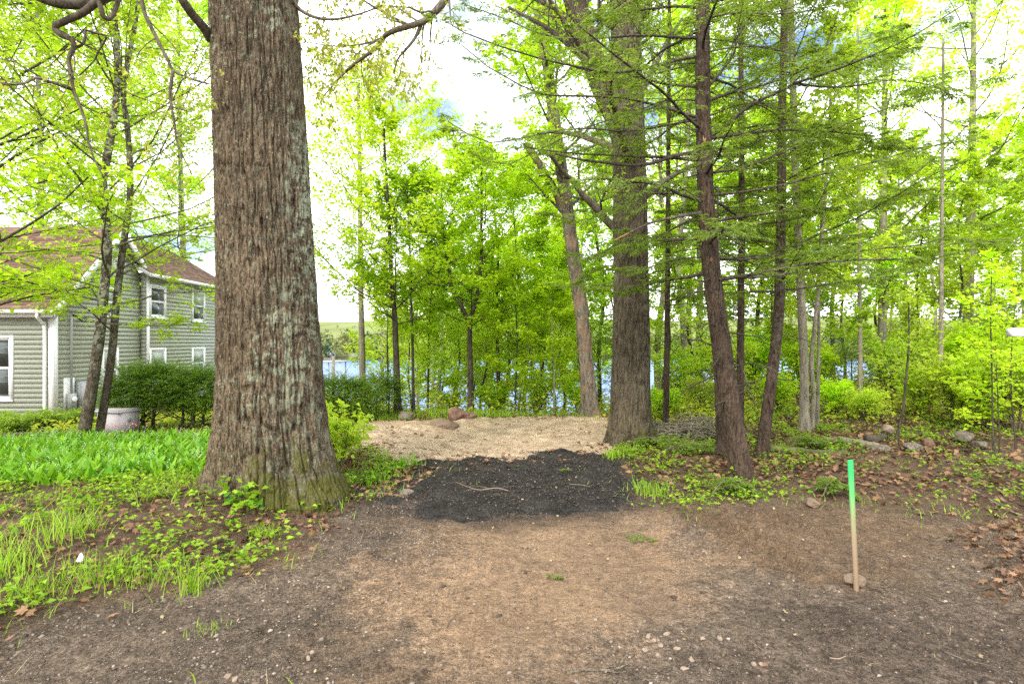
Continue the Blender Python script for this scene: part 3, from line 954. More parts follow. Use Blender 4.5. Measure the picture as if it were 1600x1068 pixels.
# electric meter, box and conduit on the gable wall
em = thing('electric_meter', 'grey electric meter with round dial and tall conduit on the gable wall', 'meter', (HX + .03, 17.55, -.05))
MB().box(0.0, .02, -.22, .2, -.45, .55).build('mounting_board', M['trim'], em)
MB().box(.022, .15, -.15, .12, -.42, .06).build('meter_box', M['meter'], em)
MB().tube([(.15, 0, -.12), (.2, 0, -.12), (.215, 0, -.12)], [.085, .085, .06], 14).build('dial', M['trim'], em)
MB().tube([(.09, -.02, .06), (.09, -.02, 2.1), (.09, -.02, 2.45)], .035, 8).build('conduit', M['meter'], em)
m = MB()
for q in range(3):
    m.tube(catmull([(.09, -.02, 2.45), (.16, .05 + q * .08, 2.5 - q * .05), (.2, .18 + q * .07, 2.32 - q * .03), (.28, .3 + q * .08, 2.45)], 8), .012, 5)
m.build('service_wire', M['dark'], em)
ub = thing('wall_cabinet', 'flat lilac grey utility cabinet beside the electric meter on the gable wall', 'cabinet', (HX + .03, 18.05, .02))
MB().box(.0, .16, -.24, .26, -.5, .34).build('body', M['meter'], ub)
MB().box(.162, .185, -.22, .24, -.47, .31).build('door', plain_mat('lilac_paint', (.46, .43, .46), .5, .05), ub)
MB().box(.187, .20, .17, .2, -.12, -.02).build('latch', M['meter'], ub)

# white ground cabinet by the twin tree
gb = ground_at(182, 697)
gc = thing('ground_cabinet', 'squat off white ground cabinet with rounded lid behind the twin stemmed tree', 'cabinet', (-6.5, 9.4, gz(-6.5, 9.4) + .04), R(-18))
M['lilac'] = plain_mat('off_white_plastic', (.46, .42, .43), .5, .05, 5, .04)
gc.scale = (.95, .95, .95)
MB().box(-.24, .24, -.2, .2, -.05, .34).build('body', M['lilac'], gc)
V = []
m = MB(); m.box(-.27, .27, -.23, .23, .342, .375); m.box(-.25, .25, -.21, .21, .376, .40); m.build('lid', M['lilac'], gc)
MB().box(.242, .255, -.03, .03, .18, .24).build('latch', M['meter'], gc)
# ---------------------------------------------------------------- trees
def stem_tube(pts, r0, r1, n=14, K=24, flare=.35, fh=.35, seed=0, lump=.05):
    P = catmull(pts, K)
    s = np.concatenate([[0], np.cumsum(np.linalg.norm(np.diff(P, axis=0), axis=1))])
    t = s / s[-1]
    Rr = r0 + (r1 - r0) * t ** .9 + r0 * flare * np.exp(-s / fh)
    V, Q = tubes(P[None], Rr[None], n)
    c = np.repeat(P, n, axis=0)
    o = V - c
    f = 1 + lump * fbm(V[:, 0] * 7 + seed, V[:, 1] * 7, V[:, 2] * 2, oct=3, seed=seed)
    return c + o * f[:, None], Q, P, Rr

def add_tubes(mb, P, Rr, n):
    V, Q = tubes(P, Rr, n)
    mb.add(V, Q)

def crown_levels(prim, pr, rs, mb, n2, l2, n3, l3, planar=.7, lift=.25, per=8, Ln=.08, Wd=.06, t2=.2, spread=.03, jit=.5, rel=True, tubes3=True, down=.15, a2=.85, a3=.8):
    add_tubes(mb, prim, pr, 6)
    s2, r2 = spawn(prim, pr, rs, n2, t2, 1.0, lambda t: a2 - .25 * t, lambda t: l2 * (1.1 - .65 * t), planar, lift, 4, .10, .5, .002, rel)
    add_tubes(mb, s2, r2, 3)
    if n3:
        s3, r3 = spawn(s2, r2, rs, n3, .15, 1.0, lambda t: a3 - .2 * t, lambda t: l3 * (1.1 - .6 * t), planar, lift * .4, 3, .12, .55, .0015, rel)
        if tubes3: add_tubes(mb, s3, r3, 3)
        tw = s3
    else:
        tw = s2
    a = twig_leaves(tw, rs, per, Ln, Wd, spread, .15, jit, .5, down)
    b = twig_leaves(s2[:, 1:], rs, max(1, per // 2), Ln, Wd, spread, .1, jit, .5, down)
    return join(a, b)

def broadleaf(name, label, stems, loc, seed, bark, leaf, r0, r1, nprim, t0, lmax, shape=None, ang=(1.25, .6), n2=7, l2=.5, n3=5, l3=.45, per=8, Ln=.085, Wd=.07,
              lift=.35, planar=.65, jit=.45, K=20, nseg=10, cat='tree', group=None, spread=.04, extra=None, tubes3=True, flare=.35, down=.15):
    rs = rngof(seed)
    root = thing(name, label, cat, loc, group=group)
    tb = MB(); bb = MB(); L_ = []
    for i, st in enumerate(stems):
        f = 1.0 if i == 0 else .72
        V, Q, P, Rr = stem_tube(st, r0 * f, r1, nseg, K, flare, max(.15, r0 * 2.2), seed + i)
        tb.add(V, Q)
        sh = shape or (lambda t: np.sin(np.clip(t * .85 + .15, 0, 1) * math.pi) ** .7 + .12)
        prim, pr = spawn(P[None], Rr[None], rs, nprim, t0, .99, lambda t: ang[0] + (ang[1] - ang[0]) * t, lambda t: lmax * sh(t), 0, lift, 7, .09, .28, .003)
        L_.append(crown_levels(prim, pr, rs, bb, n2, l2, n3, l3, planar, lift, per, Ln, Wd, spread=spread, jit=jit, tubes3=tubes3, down=down))
    tb.build('trunk', bark, root, True)
    bb.build('branches', M['twig'] if bark is not M['darkbark'] else M['darkbark'], root, True)['kind'] = 'stuff'
    V, T, tn = join(*L_)
    mk('crown', V, T, leaf, root, attrs={'tint': tn})
    return root

def loc_of(px, py, Y=None):
    if Y is None: return ground_at(px, py)
    x = (px - 800) / F * Y
    return np.array([x, Y, gz(x, Y)])

def stem_px(pts, Y, base, dy=0.):
    """a stem given as picture points at depth Y, local to base"""
    out = []
    n = len(pts)
    for i, (px, py) in enumerate(pts):
        out.append(at(px, py, Y + dy * i / max(1, n - 1)) - base)
    return out

# --- the big oak in front on the left
ox, oy = OAK
oz = gz(ox, oy) - .06
oak = thing('oak_tree', 'huge oak with ridged lichen spotted bark and mossy flared base on the left', 'tree', (ox, oy, oz))
nth, nz = 380, 380
H = 9.0
zz = np.concatenate([np.linspace(-.15, 5.2, nz - 40), np.linspace(5.25, H, 40)])
th = np.concatenate([np.linspace(-3.49, .35, 310, endpoint=False), np.linspace(.35, 2.793, 70, endpoint=False)])
TH, ZZ = np.meshgrid(th, zz)
rad = .445 + .085 * np.exp(-np.maximum(ZZ, 0) / 1.3) + .11 * np.exp(-np.maximum(ZZ + .05, 0) / .20) - .010 * ZZ
# buttress roots
for a0, amp, wd in ((-2.55, .09, .5), (-1.62, .08, .42), (-.55, .09, .45), (.5, .06, .5), (1.6, .16, .5), (2.7, .14, .4)):
    dd = np.angle(np.exp(1j * (TH - a0)))
    rad = rad + amp * np.exp(-(dd / wd) ** 2) * np.exp(-np.maximum(ZZ, 0) / .33)
# vertical folds between root and trunk
rad = rad + .022 * np.cos(TH * 5 + .8 + .25 * np.sin(ZZ)) * np.exp(-np.maximum(ZZ, 0) / 1.6)
dd = np.angle(np.exp(1j * (TH + 1.86 + .05 * ZZ)))
rad = rad - .085 * np.exp(-(dd / .10) ** 2) * sstep(2.6, .4, ZZ) - .03 * np.exp(-((dd + .0) / .3) ** 2) * sstep(2.2, .2, ZZ)
dd = np.angle(np.exp(1j * (TH + 1.0)))
rad = rad - .05 * np.exp(-(dd / .09) ** 2) * sstep(.9, .1, ZZ)
cx, cyy = np.cos(TH), np.sin(TH)
u = TH * .5
wx = cx * .5; wy = cyy * .5
warp = .28 * fbm(wx * 4, wy * 4, ZZ * 1.2, oct=3, seed=91)
# long interlacing ridges, broken across every hand or so
k1 = fbm(wx * 20 + warp * 2, wy * 20 + warp * 2, ZZ * 2.1 + warp, oct=2, seed=92, gain=.4)
ridge = sstep(.02, .34, np.abs(k1))
k2 = fbm(wx * 42, wy * 42, ZZ * 7.0, oct=3, seed=93)
k3 = vnoise(wx * 30, wy * 30, ZZ * 11 + 3 * warp, seed=94)
k4 = sstep(.0, .3, np.abs(fbm(wx * 44, wy * 44, ZZ * 6, oct=2, seed=95)))
disp = .030 * ridge + .009 * k4 + .006 * k2 - .022 * sstep(.30, .7, k3)
disp = disp * (.85 + .5 * np.exp(-np.maximum(ZZ, 0) / 1.4))
rad = rad + disp - .02
leanx = -.040 * np.maximum(ZZ - .2, 0) - .002 * ZZ ** 2
Vx = rad * cx + leanx + .02; Vy = rad * cyy + .012 * ZZ
V = np.stack([Vx, Vy, ZZ], -1).reshape(-1, 3)
i = (np.arange(nz - 1)[:, None] * nth + np.arange(nth)[None]).ravel()
j = (np.arange(nz - 1)[:, None] * nth + ((np.arange(nth) + 1) % nth)[None]).ravel()
mk('trunk', V, np.stack([i, j, j + nth, i + nth], 1), M['oakbark'], oak, True)
ob = np.array([ox, oy, oz])
rs = rngof(12)
def limb(mb, pts, Y0, Y1, r0, r1, base, k=26, n=10, wob=.0):
    m = len(pts)
    P = np.array([at(px, py, Y0 + (Y1 - Y0) * q / (m - 1)) for q, (px, py) in enumerate(pts)]) - base
    P = catmull(P, k)
    Rr = np.linspace(r0, r1, k)
    MB().tube(P, Rr, n).build('limb', M['twig'], oak, True)
    return P, Rr
bm_ = MB(); side = []
side.append(limb(bm_, [(400, -300), (330, -170), (230, -70), (165, -6), (110, 6), (62, -4), (0, -40)], 5.6, 4.6, .075, .03, ob))
S1 = limb(bm_, [(185, -20), (150, 4), (130, 20), (100, 34), (86, 42), (95, 54), (112, 62), (115, 75), (107, 94), (112, 118), (115, 142), (125, 167), (134, 193), (138, 222), (147, 248), (162, 278)], 4.9, 5.2, .034, .006, ob, 50)
S2 = limb(bm_, [(114, 140), (95, 133), (75, 127), (57, 122), (34, 131), (0, 131), (-60, 120)], 5.1, 4.6, .018, .006, ob)
S3 = limb(bm_, [(215, -30), (221, 0), (228, 26), (243, 56), (262, 94), (273, 112), (300, 124), (326, 131)], 5.0, 5.2, .020, .008, ob)
S4 = limb(bm_, [(270, 110), (266, 150), (273, 195), (278, 226), (300, 273)], 5.1, 5.2, .016, .005, ob)
S5 = limb(bm_, [(150, -14), (158, 14), (161, 25), (169, 29), (177, 22), (188, -6)], 4.9, 5.0, .022, .018, ob)
S6 = limb(bm_, [(113, 76), (128, 70), (133, 58), (134, 48), (150, 52), (166, 58), (154, 80), (146, 96), (124, 118)], 5.1, 5.3, .014, .006, ob)
S7 = limb(bm_, [(150, 92), (175, 130), (200, 145), (240, 160), (300, 175)], 5.3, 5.9, .010, .004, ob)
S8 = limb(bm_, [(255, -60), (283, -4), (300, 22), (318, 43), (330, 62)], 5.0, 5.5, .035, .045, ob)
Tw = []
for (P, Rr) in (S1, S2, S3, S4, S6, S7):
    p, r = spawn(P[None], Rr[None], rs, 7, .25, 1, lambda t: .9 + 0 * t, lambda t: .5 - .2 * t, .3, -.1, 6, .16, .4, .0018)
    add_tubes(bm_, p, r, 4)
    p2, r2 = spawn(p, r, rs, 4, .3, 1, lambda t: .8 + 0 * t, lambda t: .2 + 0 * t, .3, -.1, 4, .15, .5, .0012)
    add_tubes(bm_, p2, r2, 3)
    Tw.append(p2)
U1 = limb(bm_, [(440, -420), (560, -300), (690, -170), (722, -70), (697, -4), (676, 22), (658, 35), (607, 52), (588, 75), (558, 97), (530, 122), (506, 150)], 5.7, 5.9, .060, .006, ob, 44)
U2 = limb(bm_, [(660, 34), (648, 60), (632, 80), (622, 92), (615, 112)], 5.85, 5.8, .02, .006, ob)
U3 = limb(bm_, [(456, 0), (470, 16), (495, 28), (525, 30), (562, 22), (600, 8)], 5.65, 5.8, .022, .006, ob)
U4 = limb(bm_, [(595, 62), (560, 70), (520, 72), (480, 66)], 5.85, 6.0, .012, .004, ob)
U5 = limb(bm_, [(640, 40), (600, 20), (560, -5), (520, -40)], 5.85, 6.0, .014, .006, ob)
for (P, Rr), q in ((U1, 20), (U2, 9), (U3, 11), (U4, 9), (U5, 8)):
    p, r = spawn(P[None], Rr[None], rs, q, .35, 1, lambda t: .9 + 0 * t, lambda t: .55 - .25 * t, .5, -.12, 6, .12, .35, .0016)
    add_tubes(bm_, p, r, 4)
    p2, r2 = spawn(p, r, rs, 5, .25, 1, lambda t: .8 + 0 * t, lambda t: .22 + 0 * t, .4, -.2, 4, .15, .5, .001)
    add_tubes(bm_, p2, r2, 3)
    Tw.append(p2); 
tag(bm_.build('twigs', M['twig'], oak, True), kind='stuff')
sets = [twig_leaves(p, rs, 3 if k < 6 else 9, .052, .026, .012, .2, .8, .4, .8) for k, p in enumerate(Tw)]
V, T, tn = join(*sets)
mk('crown', V, T, M['oakleaf'], oak, attrs={'tint': tn})
# a broken root end

# --- the second oak, right of the black patch
b2 = loc_of(987, 694); b2[2] -= .05
oak2 = thing('oak_tree', 'tall forked grey oak standing at the right corner of the black patch', 'tree', b2)
tb = MB()
def furrow_stem(pts, r0, r1, n, K, flare, fh, seed, amp, freq):
    V, Q, P, Rr = stem_tube(pts, r0, r1, n, K, flare, fh, seed, .03)
    c = np.repeat(P, n, axis=0); o = V - c; rr = np.linalg.norm(o, axis=1, keepdims=True); o = o / rr
    k = fbm(V[:, 0] * freq, V[:, 1] * freq, V[:, 2] * freq * .14, oct=3, seed=seed + 5)
    d = amp * (1.6 * sstep(.02, .34, np.abs(k)) - .6)
    tha = np.arctan2(o[:, 1], o[:, 0])
    d = d + .09 * np.cos(tha * 5 + seed) * np.exp(-np.maximum(V[:, 2], 0) / fh) * (r0 / .3)
    return c + o * (rr + d[:, None]), Q, P, Rr
st = stem_px([(987, 702), (985, 660), (986, 560), (986, 450), (984, 300), (981, 170), (978, 60), (974, -80), (965, -330)], 8.9, b2)
V, Q, P2m, R2m = furrow_stem(st, .292, .17, 120, 200, .42, .30, 31, .022, 17)
tb.add(V, Q)
st2 = stem_px([(984, 240), (968, 190), (945, 140), (922, 80), (900, 10), (862, -120), (800, -330)], 8.9, b2)
V, Q, P2b, R2b = furrow_stem(st2, .20, .10, 70, 90, .0, .3, 32, .016, 18)
tb.add(V, Q)
tb.build('trunk', M['oakbark2'], oak2, True)
rs = rngof(33); bb = MB(); LL = []
for P, Rr, q in ((P2m, R2m, 14), (P2b, R2b, 14)):
    pr, rr = spawn(P[None, ::6], Rr[None, ::6], rs, q, .42, 1, lambda t: 1.0 - .3 * t, lambda t: 2.2 - .6 * t, 0, .2, 8, .12, .3, .006)
    LL.append(crown_levels(pr, rr, rs, bb, 7, .45, 5, .45, .3, .2, 5, .075, .05, spread=.05, jit=.8))
tag(bb.build('branches', M['twig'], oak2, True), kind='stuff')
V, T, tn = join(*LL); mk('crown', V, T, M['birchleaf'], oak2, attrs={'tint': tn})

# --- the pale scarred tree behind
b3 = loc_of(922, 646, 12.3); b3[2] -= .05
pale = thing('scarred_tree', 'pale scarred trunk leaning left with a broken off limb at the clearing edge', 'tree', b3)
st = stem_px([(924, 652), (916, 570), (908, 480), (896, 400), (884, 310), (872, 230), (860, 140), (850, 60), (838, -60)], 12.3, b3)
V, Q, P, Rr = furrow_stem(st, .150, .085, 48, 90, .45, .3, 35, .022, 12)
tb = MB(); tb.add(V, Q)
st2 = stem_px([(880, 330), (868, 300), (852, 272), (836, 246), (822, 224)], 12.3, b3)
V, Q, _, _ = furrow_stem(st2, .075, .065, 24, 30, 0, .3, 36, .012, 14); tb.add(V, Q)
tb.build('trunk', M['palebark'], pale, True)
bb = MB()
pr, rr = spawn(P[None, ::4], Rr[None, ::4], rs, 16, .45, 1, lambda t: 1.0 - .3 * t, lambda t: 1.9 - .5 * t, 0, .3, 7, .12, .3, .006)
V, T, tn = crown_levels(pr, rr, rs, bb, 7, .5, 5, .45, .5, .2, 9, .11, .09, spread=.06)
tag(bb.build('branches', M['twig'], pale, True), kind='stuff')
mk('crown', V, T, M['maple'], pale, attrs={'tint': tn})

# --- hemlocks
def needle_sprays(prim, pr, rs, bb, n2=26, l2=.42, n3=9, l3=.40, per=7, Ln=.055, Wd=.013, t2=.15, w=1.0):
    add_tubes(bb, prim, pr, 6)
    s2, r2 = spawn(prim, pr, rs, n2, t2, 1.0, lambda t: 1.0 - .3 * t, lambda t: l2 * (1.05 - .8 * t), .93, -.12, 5, .07, .4, .0022)
    add_tubes(bb, s2, r2, 3)
    s3, r3 = spawn(s2, r2, rs, n3, .12, 1.0, lambda t: .9 - .2 * t, lambda t: l3 * (1.05 - .75 * t), .95, -.2, 4, .06, .5, .0012, True)
    def fr(P, per):
        M_ = len(P)
        t = np.linspace(.08, 1, per)[None] + rs.normal(0, .04, (M_, per))
        pos, T, _, _ = sample(P, t)
        sg = np.where(np.arange(per) % 2 == 0, 1, -1)[None, :, None]
        Hh = nrm(np.cross(T, np.array([0, 0, 1.0])) + 1e-4) * sg
        D = (T * .75 + Hh * .7 + rs.normal(0, .15, T.shape)).reshape(-1, 3)
        D[:, 2] -= .12
        n = len(D)
        Nn = np.array([0, 0, 1.0]) + rs.normal(0, .35, (n, 3))
        s = rs.uniform(.6, 1.3, n)
        V, Tr = leafset(pos.reshape(-1, 3), D, Nn, Ln * s, Wd * s * w, .1, .12)
        return V, Tr, np.repeat(np.clip(rs.normal(.5, .25, n), 0, 1), 4)
    return join(fr(s3, per), fr(s2, per + 3))

def px_branch(pts, Y0, Y1, r0, r1, base, k=12):
    m = len(pts)
    P = np.array([at(px, py, Y0 + (Y1 - Y0) * (q / (m - 1)) ** 1.2) for q, (px, py) in enumerate(pts)]) - base
    return catmull(P, k), np.linspace(r0, r1, k)

b4 = loc_of(1158, 747); b4[2] -= .04
Yh = b4[1]
hem = thing('hemlock_tree', 'curving red brown hemlock with torn branch stubs nearest on the right', 'tree', b4)
st = stem_px([(1160, 760), (1154, 715), (1146, 660), (1135, 590), (1123, 510), (1114, 440), (1107, 370), (1102, 290), (1099, 200), (1098, 110), (1098, 0), (1099, -130), (1101, -330)], Yh, b4)
V, Q, P4, R4 = furrow_stem(st, .118, .052, 40, 140, .30, .18, 41, .006, 40)
tb = MB(); tb.add(V, Q)
st2 = stem_px([(1131, 706), (1128, 660), (1124, 600), (1119, 540), (1117, 470)], Yh + .9, b4)
V, Q, _, _ = furrow_stem(st2, .085, .035, 24, 40, .2, .15, 42, .005, 40); tb.add(V, Q)
tb.build('trunk', M['hembark'], hem, True)
rs = rngof(44); bb = MB()
live = [
    ([(1092, 184), (1070, 178), (1040, 168), (1017, 163), (980, 153), (905, 150), (860, 149), (833, 142), (773, 112), (717, 67)], Yh, Yh - .9, .020, .004),
    ([(1092, 88), (1055, 94), (1017, 105), (980, 112), (942, 112), (905, 105), (867, 97), (811, 82), (736, 56), (690, 30)], Yh, Yh - 1.4, .020, .004),
    ([(1094, 60), (1050, 58), (1000, 55), (930, 60), (860, 58), (790, 30), (720, 5)], Yh, Yh - .3, .018, .004),
    ([(1092, 186), (1040, 196), (980, 205), (900, 200), (820, 215), (760, 222), (700, 190)], Yh, Yh - 1.6, .014, .003),
    ([(1094, 120), (1050, 150), (1000, 178), (940, 190), (860, 225), (790, 258), (740, 240)], Yh, Yh + .5, .012, .003),
    ([(1098, 270), (1050, 285), (1000, 300), (950, 330), (900, 345), (850, 330)], Yh, Yh + .2, .010, .003),
    ([(1104, 140), (1129, 109), (1146, 86), (1156, 49), (1180, 30), (1240, 10), (1300, -20)], Yh, Yh - .4, .016, .004),
    ([(1110, 213), (1143, 190), (1172, 164), (1210, 147), (1240, 131), (1286, 116), (1337, 97), (1387, 76), (1429, 55), (1505, 8)], Yh, Yh - .9, .024, .005),
    ([(1240, 131), (1290, 136), (1340, 134), (1390, 125), (1450, 132), (1500, 150)], Yh - .3, Yh - .8, .012, .003),
    ([(1112, 270), (1155, 263), (1193, 251), (1227, 236), (1269, 219), (1330, 190), (1400, 165), (1470, 140)], Yh, Yh - .5, .018, .003),
    ([(1114, 305), (1160, 300), (1220, 290), (1290, 270), (1360, 255), (1440, 230), (1520, 220)], Yh, Yh - 1.0, .016, .003),
    ([(1120, 434), (1197, 432), (1252, 423), (1286, 409), (1337, 392), (1420, 385), (1490, 372), (1560, 380)], Yh, Yh - .6, .020, .003),
    ([(1112, 360), (1160, 352), (1230, 345), (1300, 325), (1380, 310), (1450, 300)], Yh, Yh + .6, .014, .003),
    ([(1104, 330), (1060, 352), (1020, 372), (970, 378), (930, 400), (890, 395)], Yh, Yh + .8, .010, .003),
    ([(1098, 30), (1150, 20), (1220, 22), (1300, 10), (1400, -20)], Yh, Yh - .2, .016, .004),
    ([(1110, 400), (1060, 405), (1000, 420), (950, 415), (900, 440)], Yh, Yh + .9, .010, .003),
]
prs = [px_branch(p, a, b, r0, r1, b4) for (p, a, b, r0, r1) in live]
prim = np.stack([p for p, _ in prs]); prr = np.stack([r for _, r in prs])
S_a = needle_sprays(prim, prr, rs, bb, 22, .62, 8, .42, 6, t2=.22)
rp, rr_ = spawn(P4[None, ::4], R4[None, ::4], rs, 26, .42, 1, lambda t: 1.5 - .1 * t, lambda t: 2.3 - .5 * t, 0, -.10, 10, .07, .25, .004)
S_b = needle_sprays(rp, rr_, rs, bb, 20, .50, 8, .42, 6, t2=.2)
# dead limbs without needles
for p, a, b, r0, r1 in (([(1094, 238), (1055, 243), (1017, 256), (980, 258), (938, 253), (905, 249), (867, 240)], Yh, Yh - .5, .024, .010),
                        ([(1106, 380), (1090, 420), (1075, 470), (1068, 520)], Yh, Yh - .1, .005, .002), ([(1100, 355), (1060, 400), (1010, 440)], Yh, Yh - .5, .005, .002),
                        ([(1122, 290), (1122, 380), (1126, 440), (1128, 500)], Yh - .15, Yh - .18, .009, .006), ([(1128, 500), (1150, 545), (1165, 590), (1185, 640)], Yh - .18, Yh - .3, .006, .003),
                        ([(1000, 225), (1005, 262), (1004, 300)], Yh - .3, Yh - .3, .004, .002)):
    P, Rr = px_branch(p, a, b, r0, r1, b4); MB().tube(P, Rr, 7).build('dead_branch', M['darkbark'], hem, True)
dp, dr = spawn(P4[None, ::4], R4[None, ::4], rs, 34, .2, .8, lambda t: 1.5 + 0 * t, lambda t: .6 + .6 * t, 0, -.2, 7, .16, .12, .003)
add_tubes(bb, dp, dr, 4)
d2, dr2 = spawn(dp, dr, rs, 5, .3, 1, lambda t: .9 + 0 * t, lambda t: .3 + 0 * t, .3, -.2, 5, .15, .5, .0015)
add_tubes(bb, d2, dr2, 3)
tag(bb.build('branches', M['darkbark'], hem, True), kind='stuff')
V, T, tn = join(S_a, S_b)
mk('crown', V, T, M['hemlock'], hem, attrs={'tint': tn})
P, Rr = px_branch([(1096, 332), (1055, 339), (1017, 348), (990, 360), (961, 375)], Yh - .06, Yh - .5, .022, .006, b4)
brk = MB().tube(P[:10], Rr[:10], 7).build('broken_branch', M['twig'], hem, True); MB().tube(P[9:], Rr[9:] * .96, 7).build('torn_end', M['torn'], brk, True)
for (px, py, s) in ((1101, 224, .06), (1118, 262, .04), (1098, 345, .03), (1119, 372, .02), (1110, 408, .03), (1050, 173, .04)):
    m = MB(); p0 = at(px, py, Yh - .10) - b4
    for q in range(5):
        dv = np.array([rs.normal(0, .35), -.25, rs.normal(.6, .6)]); dv /= np.linalg.norm(dv)
        m.tube(np.array([p0, p0 + dv * s * .6, p0 + dv * s * rs.uniform(1, 1.6)]), [s * .16, s * .12, .001], 5)
    m.build('torn_splinter', M['torn'], hem)

def hemlock(label, pts, Y, r0, r1, seed, n, lmax, t0, bark='hembark', group=None, dens=1.0):
    rs = rngof(seed)
    px, py = pts[0]
    x = (px - 800) / F * Y
    base = np.array([x, Y, gz(x, Y) - .04])
    root = thing('hemlock_tree', label, 'tree', base, group=group)
    P0 = stem_px(pts, Y, base); P0[0][2] = 0
    V, Q, P, Rr = furrow_stem(P0, r0, r1, 22, 80, .3, .15, seed, .004, 40)
    m = MB(); m.add(V, Q); m.build('trunk', M[bark], root, True)
    bb = MB()
    pr, rr = spawn(P[None, ::3], Rr[None, ::3], rs, n, t0, 1, lambda t: 1.45 - .15 * t, lambda t: lmax * (1 - .45 * t), 0, -.05, 10, .07, .25, .003)
    V, T, tn = needle_sprays(pr, rr, rs, bb, int(20 * dens), .5, 8, .42, 6, Ln=.06, Wd=.016, t2=.2)
    dp, dr = spawn(P[None, ::3], Rr[None, ::3], rs, 22, .08, .8, lambda t: 1.5 + 0 * t, lambda t: .5 + 0 * t, 0, -.2, 6, .15, .12, .002)
    add_tubes(bb, dp, dr, 4)
    tag(bb.build('branches', M['darkbark'], root, True), kind='stuff')
    mk('crown', V, T, M['hemlock'], root, attrs={'tint': tn})
    return root
hemlock('slim dark hemlock bent to the right beside the torn hemlock', [(1189, 722), (1195, 670), (1206, 590), (1216, 500), (1219, 420), (1221, 300), (1222, 180), (1225, 60), (1227, -120), (1230, -250)], 7.7, .078, .03, 51, 30, 2.1, .38)
hemlock('thin straight dark hemlock pole just behind the torn hemlock', [(1156, 672), (1157, 560), (1158, 450), (1159, 300), (1158, 150), (1158, 0), (1158, -100)], 9.4, .062, .03, 52, 24, 1.9, .40)
hemlock('hemlock with drooping sprays in front of the forked grey oak', [(1040, 660), (1042, 560), (1043, 450), (1044, 300), (1045, 130), (1046, -60)], 10.4, .055, .025, 53, 30, 2.3, .36)
hemlock('hemlock feathering the right hand thicket in front of the tall grey trunk', [(1468, 655), (1470, 560), (1471, 430), (1472, 300), (1473, 180), (1474, 60)], 12.5, .05, .02, 54, 22, 2.2, .30, 'greybark', dens=.8)
hemlock('hemlock growing between the pale trio and the leaning sapling', [(1345, 660), (1344, 560), (1343, 430), (1342, 300), (1341, 150), (1340, 40)], 11.6, .045, .02, 55, 24, 2.2, .33, 'greybark', dens=.8)

# --- pale trio of young trees on the right
def simple(name, label, pts, Y, seed, bark, leaf, r0, r1, **kw):
    px, py = pts[0]
    x = (px - 800) / F * Y
    base = np.array([x, Y, gz(x, Y) - .05])
    st = stem_px(pts, Y, base); st[0][2] = 0
    return broadleaf(name, label, [st], base, seed, bark, leaf, r0, r1, **kw)
simple('young_tree', 'thickest of the three pale grey trunks growing together on the right', [(1257, 688), (1256, 560), (1250, 430), (1244, 300), (1240, 170), (1236, 20), (1230, -200)], 9.6, 61, M['greybark'], M['birchleaf'], .078, .04, nprim=22, t0=.35, lmax=1.7, per=6, flare=.5)
simple('young_tree', 'forked middle trunk of the three pale grey trunks on the right', [(1268, 686), (1271, 620), (1268, 560), (1276, 480), (1286, 350), (1296, 200), (1300, 30)], 9.7, 62, M['greybark'], M['birchleaf'], .043, .015, nprim=16, t0=.35, lmax=1.2, per=6)
simple('young_tree', 'thinnest of the three pale grey trunks on the right', [(1277, 676), (1279, 560), (1280, 450), (1284, 320), (1288, 200)], 10.1, 63, M['greybark'], M['birchleaf'], .033, .012, nprim=14, t0=.35, lmax=1.1, per=6)
simple('tall_tree', 'tall grey trunk rising through the thicket near the right edge', [(1508, 640), (1513, 480), (1517, 330), (1519, 220), (1521, 100), (1522, -60)], 16.5, 64, M['greybark'], M['birchleaf'], .16, .05, nprim=26, t0=.35, lmax=2.6, per=6, Ln=.11, Wd=.09, spread=.06)
simple('tall_tree', 'straight leafy grey trunk between the hemlock boughs right of the trio', [(1378, 640), (1379, 480), (1380, 330), (1382, 180), (1384, 0)], 15.5, 65, M['greybark'], M['maple'], .13, .05, nprim=26, t0=.25, lmax=2.5, per=7, Ln=.11, Wd=.09, spread=.06)
sap = dict(nprim=10, t0=.3, lmax=.8, n2=4, n3=3, per=5, Ln=.07, Wd=.05, nseg=7)
simple('sapling', 'bare lower stem of a sapling leaning right behind the stones', [(1397, 704), (1404, 672), (1411, 640), (1415, 600), (1420, 540), (1420, 470)], 8.7, 66, M['darkbark'], M['birchleaf'], .024, .01, **{**sap, 't0': .55})
simple('sapling', 'thin upright sapling right of the stones near the edge', [(1553, 727), (1551, 660), (1550, 580), (1548, 500), (1550, 400)], 7.8, 67, M['darkbark'], M['maple'], .013, .006, **sap)
simple('sapling', 'wispy sapling at the far right edge of the forest floor', [(1588, 712), (1584, 660), (1580, 600), (1582, 520), (1590, 450)], 8.2, 68, M['darkbark'], M['maple'], .012, .006, **sap)
simple('sapling', 'short thin sapling twin beside the upright one near the edge', [(1562, 722), (1561, 670), (1558, 600), (1556, 540)], 7.9, 69, M['darkbark'], M['maple'], .010, .004, **sap)

